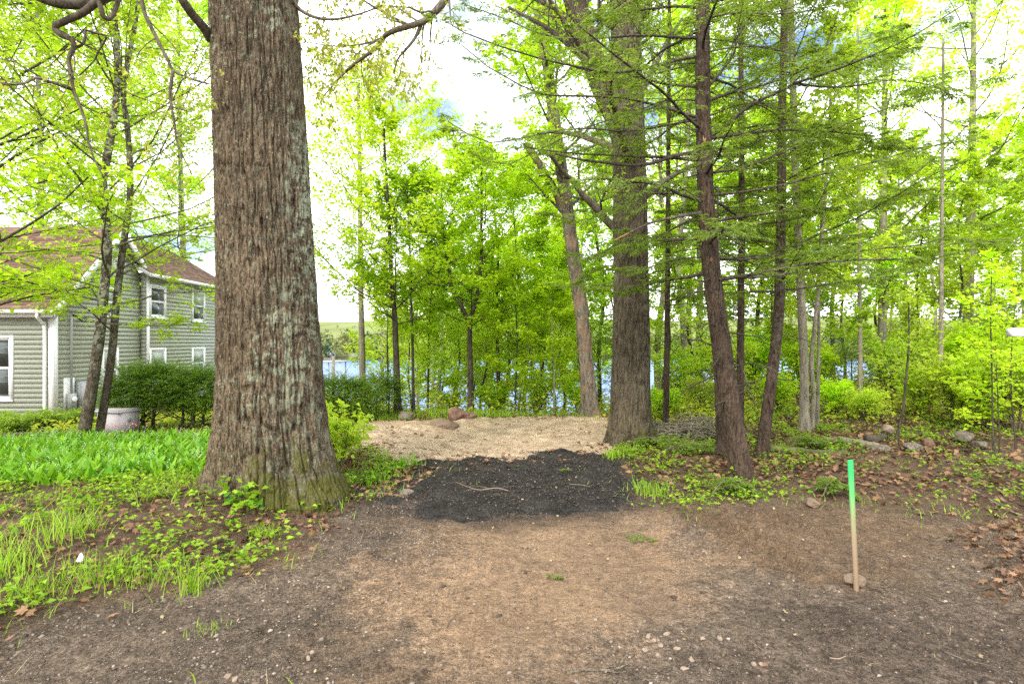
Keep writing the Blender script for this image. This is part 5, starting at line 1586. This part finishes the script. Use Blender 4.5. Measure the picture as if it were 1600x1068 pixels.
# dead leaves
def dead_d(x, y):
    b = bare(x, y)
    side_l = (x < -.8) * b * (.5 + .6 * clump(x, y, 1.4, 16, -.3, .4)) * (1 - .8 * sstep(0, .2, poly_sd(x, y, POLY_LILY)))
    side_r = (x > .8) * b * (.32 + .5 * clump(x, y, 1.0, 17, -.3, .3)) * sstep(5.2, 6.6, y + .10 * x)
    heap = sstep(-.15, .2, poly_sd(x, y, POLY_HEAP)) * 1.6
    edge = np.exp(-(poly_sd(x, y, POLY_DRIVE) / .35) ** 2) * .25 * clump(x, y, 1.8, 18, .1, .6) + .8 * np.exp(-(((x + 1.45) / .4) ** 2 + ((y - 6.4) / .6) ** 2))
    rimp = np.exp(-((poly_sd(x, y, POLY_SAND) - .05) / .4) ** 2) * .28 + sstep(0, .3, poly_sd(x, y, POLY_SAND)) * .07 * clump(x, y, 1.3, 19, .0, .5)
    return (side_l + side_r + heap + edge + rimp) * offoak(x, y)
x, y = scatter(42000, -7, 9, 2.5, 12.6, lambda x, y: dead_d(x, y) * (.95 + .05 * (y > 6.2)), 320)
kk = y > 6.2
xf, yf = x[kk], y[kk]; nf = len(xf)
pf = on(xf, yf, .008); pf[:, 2] += rs.uniform(0, .025, nf); azf = rs.random(nf) * 6.283; sf = rs.uniform(.6, 1.3, nf)
fv, ft = leafset(pf, np.stack([np.cos(azf), np.sin(azf), rs.normal(0, .25, nf)], 1), np.array([0, 0, 1.0]) + rs.normal(0, .4, (nf, 3)), .085 * sf, .055 * sf, .3, -.1)
ft_ = np.repeat(rs.random(nf), 4)
x, y = x[~kk], y[~kk]
n = len(x)
pos = on(x, y, .012); pos[:, 2] += rs.uniform(0, .026, n)
v1 = lobed(pos, rs, np.where(rs.random(n) < .6, .036, .056), 6, .45, .38, .6)
v1 = join(v1, (fv, ft, ft_))
tag(mk('leaf_litter', v1[0], v1[1], M['dead'], attrs={'tint': v1[2]}), 'brown dead oak leaves littering the forest floor', 'leaves', kind='stuff')
x, y = scatter(700, -2.4, 3.4, 2.5, 9, lambda x, y: .35 + 0 * x, 322)
n = len(x); pos = on(x, y, .012); pos[:, 2] = np.where(poly_sd(x, y, POLY_PATCH) > 0, pos[:, 2] + .05, pos[:, 2])
v1 = lobed(pos, rs, np.full(n, .012), 5, .3, .4, .5)
tag(mk('leaf_crumbs', v1[0], v1[1], M['drygrass'], attrs={'tint': v1[2]}), 'small pale leaf crumbs strewn over the drive', 'leaves', kind='stuff')

# the leaf heap raked up at the right edge
x, y = scatter(2600, 2.9, 5.2, 3.3, 5.2, lambda x, y: .55 * sstep(-.12, .25, poly_sd(x, y, POLY_HEAP)), 323)
n = len(x); pos = on(x, y, .01); pos[:, 2] += np.abs(rs.normal(0, .035, n))
v1 = lobed(pos, rs, np.where(rs.random(n) < .5, .032, .048), 6, .45, .6, .9)
tag(mk('leaf_heap', v1[0], v1[1], M['dead'], attrs={'tint': v1[2]}), 'heap of large brown oak leaves at the right edge beyond the stake', 'leaves', kind='stuff')

# gravel and clods
def grav_d(x, y):
    d = msk(x, y, POLY_DRIVE)
    g = d * (.16 + .8 * sstep(.4, -1.4, x + .15 * (y - 4)) * (.35 + .65 * clump(x, y, 1.5, 22, -.3, .4)))
    g = g * (1 - .75 * msk(x, y, POLY_TAN, .45)) * (1 - .5 * msk(x, y, POLY_RIGHT, .3))
    hot = .75 * np.exp(-(((x + .75) / .55) ** 2 + ((y - 4.3) / .6) ** 2)) + np.exp(-(((x - .75) / .45) ** 2 + ((y - 2.85) / .3) ** 2)) * .8
    return (g + hot) * np.clip((4.4 / np.maximum(y, 2.5)) ** 1.6, .1, 1)
x, y = scatter(130000, -4.5, 4.5, 2.35, 7.5, grav_d, 331)
n = len(x)
sz = np.clip(rs.lognormal(-5.4, .5, n), .0020, .018)
big = sz > .0085
p1 = pebbles(on(x[~big], y[~big], .001), sz[~big], rs); p2 = pebbles(on(x[big], y[big], .002), sz[big], rs, True)
V, T, tn = join(p1, p2)
tag(mk('gravel', V, T, M['pebble'], attrs={'tint': tn}), 'grey brown gravel scattered over the dirt drive', 'gravel', kind='stuff')
x, y = scatter(46000, -4.5, 6, 2.35, 8, lambda x, y: msk(x, y, POLY_DRIVE) * (.14 + .55 * msk(x, y, POLY_RIGHT) * (.3 + .7 * clump(x, y, 2.5, 23, -.2, .4)) + .4 * msk(x, y, POLY_DARK) + .3 * (x < -1)) * np.clip((4.4 / np.maximum(y, 2.5)) ** 1.4, .15, 1), 332)
n = len(x); sz = np.clip(rs.lognormal(-4.95, .55, n), .003, .030)
V, T, tn = pebbles(on(x, y, .0), sz, rs, False)
tag(mk('soil_clods', V, T, M['clod'], attrs={'tint': tn}), 'dark crumbs and clods of soil on the bare dirt', 'soil', kind='stuff')
x, y = scatter(15000, -1.8, 1.9, 4.9, 8.6, lambda x, y: sstep(-.42, .05, poly_sd(x, y, POLY_PATCH) + .16 * fbm(x * 3, y * 3, seed=3)) ** 1.6, 333)
n = len(x); sz = np.clip(rs.lognormal(-4.85, .4, n), .003, .02)
po = on(x, y, 0); po[:, 2] += .030 * sstep(-.05, .25, poly_sd(x, y, POLY_PATCH))
V, T, tn = pebbles(po, sz, rs, False)
tag(mk('millings_crumbs', V, T, M['blackclod'], attrs={'tint': tn}), 'loose black crumbs of the millings patch', 'gravel', kind='stuff')
x, y = scatter(7000, -3.8, 3.0, 7.5, 12.6, lambda x, y: sstep(-.1, .3, poly_sd(x, y, POLY_SAND)) * clump(x, y, 1.2, 24, -.2, .5), 334)
n = len(x); sz = np.clip(rs.lognormal(-4.3, .5, n), .006, .045)
po = on(x, y, .035)
V, T, tn = pebbles(po, sz, rs, False)
tag(mk('sand_clods', V, T, pebble_material('sand_clod', [(0, (.20, .13, .08)), (.5, (.40, .28, .17)), (1, (.62, .47, .31))]), attrs={'tint': tn}), 'sandy lumps and clods over the pale clearing', 'soil', kind='stuff')

# twigs lying about
x, y = scatter(900, -5, 8, 2.6, 11, lambda x, y: .15 + .8 * bare(x, y), 335)
n = len(x); K = 4
a = rs.random(n) * 6.28; ln = rs.uniform(.06, .35, n)
P = np.zeros((n, K, 3))
for k in range(K):
    P[:, k, 0] = x + np.cos(a) * ln * k / 3 + rs.normal(0, .008, n); P[:, k, 1] = y + np.sin(a) * ln * k / 3 + rs.normal(0, .008, n)
P[..., 2] = zg(P[..., 0], P[..., 1]) + .008 + rs.uniform(0, .02, (n, 1))
V, Q = tubes(P, np.repeat(rs.uniform(.0015, .004, n)[:, None], K, 1) * np.linspace(1, .5, K)[None], 4)
tag(mk('fallen_twigs', V, Q, M['twig']), 'thin fallen twigs strewn over the forest floor', 'twigs', kind='stuff')

# undergrowth beyond the clearing and on the right: a mass of small leaves
x, y = scatter(80000, -9, 14, 9.5, 22, lambda x, y: (sstep(1.5, 3.0, x) * sstep(9.5, 11.5, y) * (.2 + .8 * clump(x, y, .8, 25, -.3, .4)) + (x < 3) * sstep(12.3, 13.2, y) * .5 + (x < -3) * sstep(9.8, 11, y) * .5) * np.clip(14 / y, 0, 1), 341)
n = len(x); pos = on(x, y, 0); pos[:, 2] += rs.gamma(2.0, .12, n) * np.clip((y - 8) / 5, .3, 1)
az = rs.random(n) * 6.283; s = rs.uniform(.6, 1.3, n)
V, T = leafset(pos, np.stack([np.cos(az), np.sin(az), rs.normal(0, .35, n)], 1), np.array([0, 0, 1.0]) + rs.normal(0, .6, (n, 3)), .085 * s, .06 * s)
tag(mk('undergrowth', V, T, M['bush'], attrs={'tint': np.repeat(np.clip(rs.normal(.55, .25, n), 0, 1), 4)}), 'yellow green low undergrowth through the wood', 'plants', kind='stuff')

# the far shore: wooded bank below an open hill
rs = rngof(351)
n = 1500
x = rs.uniform(-700, 700, n); y = 440 + rs.random(n) ** 1.6 * 300
y += 14 * np.sin(x * .011)
hh = np.where(y < 560, rs.uniform(8, 17, n), rs.uniform(2, 6, n)); keep = (y < 545) | (rs.random(n) < .25)
x, y, hh = x[keep], y[keep], hh[keep]; n = len(x)
per = 46
d = nrm(rs.normal(0, 1, (n, per, 3))) * rs.uniform(.5, 1.05, (n, per, 1))
zc = terrain(x, y)
pos = np.stack([np.repeat(x[:, None], per, 1), np.repeat(y[:, None], per, 1), np.repeat((zc + hh * .55)[:, None], per, 1)], -1) + d * np.stack([hh * .34, hh * .34, hh * .5], -1)[:, None, :]
pos = pos.reshape(-1, 3); m = len(pos)
s = np.repeat(hh, per) * rs.uniform(.12, .26, m)
V, T = leafset(pos, rs.normal(0, 1, (m, 3)), rs.normal(0, .7, (m, 3)) + np.array([0, -.3, 1.0]), s, s * .8)
tn = np.repeat(np.clip(np.repeat(rs.random(n), per) + rs.normal(0, .12, m), 0, 1), 4)
tag(mk('far_woodland', V, T, M['farleaf'], attrs={'tint': tn}), 'hazy wooded bank on the far side of the lake', 'woodland', kind='stuff')
# ---------------------------------------------------------------- far shore things
def far_house(label, px, Yd, z0, w, dp, h, rh, wallc, roofm, pilings=False):
    x = (px - 800) / F * Yd
    root = thing('far_house', label, 'house', (x, Yd, z0))
    MB().box(-w / 2, w / 2, 0, dp, 0, h).add([(-w / 2, 0, h), (w / 2, 0, h), (0, 0, h + rh), (-w / 2, dp, h), (w / 2, dp, h), (0, dp, h + rh)], [(0, 3, 5, 2), (1, 2, 5, 4)], [(0, 2, 1), (3, 4, 5)]).build('wall', wallc, root)
    m = MB(); o = .25
    m.add([(-w / 2 - o, -o, h - .1), (0, -o, h + rh + .12), (0, dp + o, h + rh + .12), (-w / 2 - o, dp + o, h - .1), (w / 2 + o, -o, h - .1), (w / 2 + o, dp + o, h - .1)], [(0, 1, 2, 3), (1, 4, 5, 2)])
    m.build('roof', roofm, root)
    for (cx, cz) in ((-w * .25, h * .3), (w * .25, h * .3), (-w * .25, h * .72), (w * .25, h * .72), (0, h + rh * .3)):
        MB().box(cx - w * .08, cx + w * .08, -.05, -.01, cz - h * .1, cz + h * .1).build('window', M['glass'], root)
    return root
M['farwhite'] = plain_mat('far_white_wall', (.34, .36, .36), .7, .05)
M['fargrey'] = plain_mat('far_grey_wall', (.26, .27, .28), .7, .08)
far_house('small white gabled house on the far shore seen right of the big oak', 517, 436, LAKE_Z + .9, 6.0, 7, 5.0, 2.4, M['farwhite'], M['fargrey'])
far_house('low grey house on the far shore beside the bare pale trunk', 553, 438, LAKE_Z + .7, 8.0, 7, 3.4, 1.6, M['fargrey'], M['fargrey'])
up = (521 - 800) / F * 46
pole = thing('utility_pole', 'short wooden utility pole with crossarm rising above the clipped hedge', 'pole', (up, 46, gz(up, 46)))
zt = CAM_H - (556 - 534) / F * 46 - gz(up, 46)
MB().tube([(0, 0, -.2), (0, 0, zt * .5), (0, 0, zt)], [.16, .14, .12], 10).build('post', M['greybark'], pole)
MB().box(-.75, .1, -.08, .06, zt - .32, zt - .16).build('crossarm', M['greybark'], pole)
dk = thing('boat_house', 'pale lakeside boathouse frame beyond the hedge', 'boathouse', ((517 - 800) / F * 70, 70, LAKE_Z))
hz = CAM_H - (566 - 534) / F * 70 - LAKE_Z
for (dx, dy) in ((-1.1, 0), (1.1, 0), (-1.1, 2.5), (1.1, 2.5)):
    MB().box(dx - .08, dx + .08, dy - .08, dy + .08, -1, hz).build('post', M['farwhite'], dk)
MB().box(-1.3, 1.3, -.2, 2.7, hz, hz + .18).build('roof', M['farwhite'], dk)
MB().box(-3.2, 1.3, -.3, 2.7, hz - 2.6, hz - 2.4).build('deck', M['farwhite'], dk)

# ---------------------------------------------------------------- stones, logs, stake and small things
def gnd(px, py):
    p = ground_at(px, py); p[2] = float(zg(np.array([p[0]]), np.array([p[1]]))[0]); return p
def rock(name, label, px, py, sx, sy, sz, seed, mat='rock', sink=.35, cat='rock', group=None, rz=None, big=False, dz=0.):
    p = gnd(px, py)
    V, Fc = rock_mesh(seed, sx, sy, sz, big=big)
    V = V + np.array([0, 0, sz * (1 - sink) + dz])
    o = mk(name, V, Fc, M[mat], smooth=True)
    o.location = p; o.rotation_euler = (0, 0, rngof(seed).random() * 6.28 if rz is None else rz)
    return tag(o, label, cat, group)
rock('boulder', 'big rounded brown boulder at the back of the clearing', 716, 657, .24, .20, .17, 501, 'redrock', .3, 'boulder', rz=.2, big=True)
rock('boulder', 'dark flat boulder leaning on the right of the brown one', 728, 656, .24, .16, .10, 506, 'redrock', .3, 'boulder', rz=-.2)
rock('boulder', 'flat tan boulder half buried in the sand before the brown boulder', 693, 670, .27, .20, .14, 502, 'tanrock', .5, 'boulder', rz=0, big=True)
rock('boulder', 'mossy grey boulder in the grass left of the brown boulder', 635, 655, .2, .16, .12, 503, 'rock', .4, 'boulder')
rock('stone', 'rounded brown stone at the foot of the green stake', 1336, 912, .075, .055, .052, 511, 'tanrock', .45, 'stone', rz=.25, big=True)
rock('stone', 'flat grey stone left of the leaning sapling', 1378, 705, .15, .11, .07, 512, 'rock', .4, 'stone', rz=.2)
rock('stone', 'pale flat stone right of the leaning sapling', 1425, 704, .16, .12, .08, 513, 'rock', .4, 'stone', rz=.0)
rock('stone', 'brown stone behind the pale flat stone', 1450, 698, .13, .10, .08, 514, 'redrock', .4, 'stone')
rock('stone', 'white quartz stone resting above the fallen logs', 1386, 690, .10, .09, .09, 515, 'palewhite' if 'palewhite' in M else 'palestone', .1, 'stone', dz=.10)
rock('stone', 'dark mossy stone under the thicket at the right', 1505, 690, .18, .14, .11, 516, 'rock', .35, 'stone')
rock('stone', 'low stone between the thicket stone and the upright sapling', 1530, 700, .14, .10, .07, 517, 'rock', .4, 'stone')
rock('stone', 'brown lump of stone on the dirt left of the stake', 1270, 790, .09, .07, .05, 518, 'tanrock', .4, 'stone')
rock('stone', 'small flat stone by the left rim of the black patch', 634, 772, .11, .08, .04, 519, 'rock', .4, 'stone')
rs = rngof(520)
STONE_LABELS = ['upper left stone of the pale cluster right of the splintered branch', 'middle stone of the pale cluster right of the splintered branch', 'leftmost topmost stone of the pale cluster beside the splintered branch', 'topmost right stone of the pale cluster by the splintered branch',
                'lowest stone of the tight pale cluster by the splintered branch', 'pale stone just right of the cluster by the splintered branch', 'pale stone at the lower left of the cluster above the splintered branch', 'pale stone below and right of the cluster toward the bottom edge',
                'lone pale stone up and right of the cluster by the splintered branch', 'pale stone nearest the bottom edge right of the splintered branch', 'pale stone standing apart furthest right of the stone cluster', 'left one of the stone pair between the cluster and the small pale stick',
                'right one of the stone pair between the cluster and the small pale stick', 'upper one of the touching stones on the gravel left of the tan dirt', 'lower one of the touching stones on the gravel left of the tan dirt', 'left one of the two stones at the bottom edge on the left',
                'right one of the two stones at the bottom edge on the left']
for k, (px, py) in enumerate(((1022, 1003), (1033, 1010), (1013, 998), (1042, 995), (1028, 1022), (1058, 1012), (1008, 1015), (1080, 1030), (1098, 1002), (1070, 1045), (1125, 1000), (1178, 1036), (1190, 1038), (488, 1022), (482, 1030), (355, 1058), (368, 1066))):
    rock('stone', STONE_LABELS[k],
         px, py, *(rs.uniform(.014, .024), rs.uniform(.011, .017), rs.uniform(.009, .014)), 530 + k, 'palestone', .5, 'stone', group='pale stones on the drive')

def lying(name, label, pts, r0, r1, mat, cat, seed, lift=0., n=10, forks=0, dz=0.):
    P = np.array([gnd(*p) for p in pts]); base = P[0].copy()
    P[:, 2] += r0 * .75 + np.linspace(0, lift, len(P)) + dz
    Pc = catmull(P - base, 24)
    Rr = np.linspace(r0, r1, 24)
    V, Q = tubes(Pc[None], Rr[None], n)
    c = np.repeat(Pc, n, axis=0)
    V = c + (V - c) * (1 + .2 * fbm(V[:, 0] * 9, V[:, 1] * 9, V[:, 2] * 9, oct=3, seed=seed))[:, None]
    m = MB(); m.add(V, Q)
    a = np.arange(n); k = len(V)
    m.add(Pc[[0, -1]], None, None)
    m.t.append(np.concatenate([np.stack([np.full(n, k), (a + 1) % n, a], 1), np.stack([np.full(n, k + 1), 23 * n + a, 23 * n + (a + 1) % n], 1)]))
    if forks:
        fp, fr = spawn(Pc[None], Rr[None], rngof(seed), forks, .2, .9, lambda t: .6 + 0 * t, lambda t: .35 * np.linalg.norm(Pc[-1] - Pc[0]) + 0 * t, 1.0, 0, 6, .1, .5, .0015)
        add_tubes(m, fp, fr, 5)
    o = m.build(name, M[mat], None, True)
    o.location = base
    return tag(o, label, cat)
lying('log', 'mossy fallen log just behind the top of the stake', [(1200, 705), (1240, 708), (1280, 712), (1322, 713)], .05, .055, 'mosslog', 'log', 601)
lying('log', 'grey brown log ending beside the flat grey stone', [(1285, 690), (1320, 692), (1350, 698), (1372, 704)], .05, .06, 'greybark', 'log', 602)
lying('log', 'short dark log stub under the white quartz stone', [(1352, 690), (1368, 691), (1380, 690)], .06, .065, 'darkbark', 'log', 603, .03)
lying('log', 'thin fallen branch right of the flat stones', [(1440, 706), (1480, 706), (1520, 704)], .025, .015, 'darkbark', 'branch', 604)
lying('log', 'grey fallen log behind the forked oak base', [(1010, 668), (1030, 664), (1060, 672)], .04, .035, 'greybark', 'log', 605)
lying('fallen_branch', 'splintered brown branch at the bottom edge of the drive', [(885, 1052), (920, 1046), (955, 1044), (982, 1036)], .009, .005, 'twig', 'branch', 606, forks=4)
lying('fallen_branch', 'pale forked twig lying on the black patch', [(794, 777), (775, 773), (750, 774), (730, 769), (712, 760)], .0045, .0025, 'palestone', 'branch', 607, forks=3, dz=.06)
lying('fallen_branch', 'thin straight twig on the right half of the black patch', [(890, 765), (910, 765), (922, 768)], .003, .002, 'palestone', 'branch', 608, dz=.06)
lying('fallen_branch', 'brown stick at the left rim of the black patch', [(560, 774), (600, 772), (632, 776), (636, 786)], .012, .008, 'redrock', 'branch', 609)
lying('fallen_branch', 'thin dark stick on the gravel left of the drive', [(340, 963), (380, 965), (425, 962)], .004, .003, 'darkbark', 'branch', 610)
lying('fallen_branch', 'long thin dead branch across the seedlings at the right edge', [(1480, 750), (1530, 772), (1580, 800), (1640, 818)], .012, .006, 'greybark', 'branch', 611)
lying('fallen_branch', 'small pale stick on the dirt right of the gravel', [(1296, 1024), (1310, 1026), (1322, 1020)], .004, .003, 'palestone', 'branch', 612)

# hemlock sprigs on the drive
def sprig(label, px, py, rz, n, ln, seed, dz=.01):
    r = rngof(seed)
    root = thing('hemlock_sprig', label, 'sprig', gnd(px, py) + np.array([0, 0, dz]), rz)
    P = np.array([[0, 0, .01], [ln * .33, .01, .025], [ln * .66, -.01, .02], [ln, 0, .01]])[None]
    Rr = np.linspace(.004, .0015, 4)[None]
    bb = MB()
    V, T, tn = needle_sprays(P, Rr, r, bb, n, ln * .5, 6, .4, 5, .022, .006, .1)
    bb.build('stem', M['twig'], root)
    mk('needles', V, T, M['hemlock'], root, attrs={'tint': tn})
sprig('torn hemlock sprig lying on the tan dirt right of the black patch edge', 966, 838, R(-25), 9, .28, 621)
sprig('small hemlock sprig on the right half of the black patch', 895, 745, R(150), 7, .16, 622, .065)
sprig('little dry sprig in the middle of the tan dirt', 855, 906, R(10), 5, .10, 623)
for k, (px, py, ln, lab) in enumerate(((1080, 712, .9, 'drooping fallen hemlock bough left of the torn hemlock'), (1020, 700, .8, 'fallen hemlock bough at the right foot of the forked oak'), (1150, 775, .5, 'low hemlock spray around the foot of the torn hemlock'), (1270, 705, .6, 'fallen hemlock bough over the mossy log'), (1310, 778, .35, 'fallen hemlock spray on the dirt behind the stake'))):
    r = rngof(640 + k)
    root = thing('hemlock_bough', lab, 'bough', gnd(px, py), r.uniform(-.5, .5))
    P = np.array([[[-ln * .5, 0, .03], [-ln * .2, .05, .16], [ln * .2, .0, .14], [ln * .5, -.05, .03]], [[-ln * .4, .2, .02], [-ln * .1, .15, .12], [ln * .2, .2, .10], [ln * .45, .25, .02]]])
    bb = MB()
    V, T, tn = needle_sprays(P, np.linspace(.008, .002, 4)[None].repeat(2, 0), r, bb, 16, ln * .38, 8, .42, 6, .05, .012, .05)
    bb.build('stem', M['twig'], root)
    mk('needles', V, T, M['hemlock'], root, attrs={'tint': tn})
tuft_p = gnd(808, 735)
V, T, tn = lobed(np.array([[0, 0, .06], [.02, .01, .07], [-.02, .02, .065]]), rngof(650), np.full(3, .035), 5, .4, .3, .2)
o = mk('fallen_leaf', V, T, M['weed'], attrs={'tint': tn}); o.location = tuft_p
tag(o, 'bright green fallen leaves on the black patch', 'leaf')

# brush pile behind the forked oak
bp = gnd(1078, 684)
brush = thing('brush_pile', 'tangled pile of grey brushwood right of the forked oak', 'brush pile', bp)
r = rngof(660); m = MB()
n = 260; K = 5
a = r.random(n) * 6.28; ln = r.uniform(.25, .8, n); el = r.normal(.15, .3, n)
c = np.stack([r.normal(0, .26, n), r.normal(0, .2, n), np.abs(r.normal(.10, .10, n))], 1)
P = np.zeros((n, K, 3))
for k in range(K):
    t = k / (K - 1) - .5
    P[:, k] = c + np.stack([np.cos(a) * np.cos(el), np.sin(a) * np.cos(el), np.sin(el)], 1) * (ln * t)[:, None] + np.array([0, 0, -.25]) * (t * t) + r.normal(0, .012, (n, 3))
P[..., 2] = np.maximum(P[..., 2], .005)
V, Q = tubes(P, np.repeat(r.uniform(.003, .009, n)[:, None], K, 1), 5); m.add(V, Q)
tag(m.build('brushwood', M['greybark'], brush), kind='stuff')

# the survey stake: raw wood lath sprayed fluorescent green on its upper half
ns = NT('stake_paint')
g = ns.n('SeparateXYZ', {0: ns.n('TexCoord').outputs['Object']})
e = ns.math('ADD', g.outputs['Z'], ns.math('MULTIPLY', ns.noise(ns.obj((40, 40, 4)), 1.0, 4), .10))
woodc = ns.mix(ns.noise(ns.obj((60, 60, 3)), 1.0, 4), (.20, .135, .08), (.31, .225, .14))
gcol = ns.mix(ns.rng(e, .50, .80), (.17, .25, .09), (.02, .40, .085))
ns.surf(ns.mix(ns.rng(e, .36, .66), woodc, gcol), .6, None, .3)
p = gnd(1338, 921)
stake = thing('survey_stake', 'thin wooden survey stake sprayed bright green on top right of the drive', 'stake', p)
st_h = 205 / F * p[1]
m = MB(); w = .0145; t = .008
m.add([(-w, -t, 0), (w, -t, 0), (w, t, 0), (-w, t, 0), (-w, -t, st_h), (w, -t, st_h), (w, t, st_h), (-w, t, st_h), (0, 0, -.18)], [(0, 1, 5, 4), (1, 2, 6, 5), (2, 3, 7, 6), (3, 0, 4, 7), (4, 5, 6, 7)], [(1, 0, 8), (2, 1, 8), (3, 2, 8), (0, 3, 8)])
o = m.build('lath', ns.m, stake)
stake.rotation_euler = (0, R(-3.1), R(12))
# white scrap of paper in the left bank
p = gnd(124, 885)
V = np.array([(-.024, 0, 0), (.022, -.004, .0), (.026, .004, .034), (.006, .012, .058), (-.006, .010, .050), (-.02, .006, .018), (.004, -.012, .028)])
o = mk('paper_scrap', V, np.array([(0, 1, 6), (1, 2, 6), (2, 3, 6), (3, 4, 6), (4, 5, 6), (5, 0, 6)]), M['trim'])
o.location = p + np.array([0, 0, .03])
tag(o, 'small torn white paper scrap in the weeds of the left bank', 'paper')
# white sign post whose arm reaches in at the right edge
Yp = 5.0
ap = at(1632, 519, Yp)
sp = thing('sign_post', 'white wooden post arm reaching into the right edge of the picture', 'sign post', (ap[0] + .12, Yp, gz(ap[0] + .12, Yp)))
zt = ap[2] - sp.location[2]
MB().box(-.045, .045, -.045, .045, -.3, zt + .18).build('post', M['trim'], sp)
MB().box(-.42, -.047, -.04, .04, zt - .037, zt + .037).build('arm', M['trim'], sp)
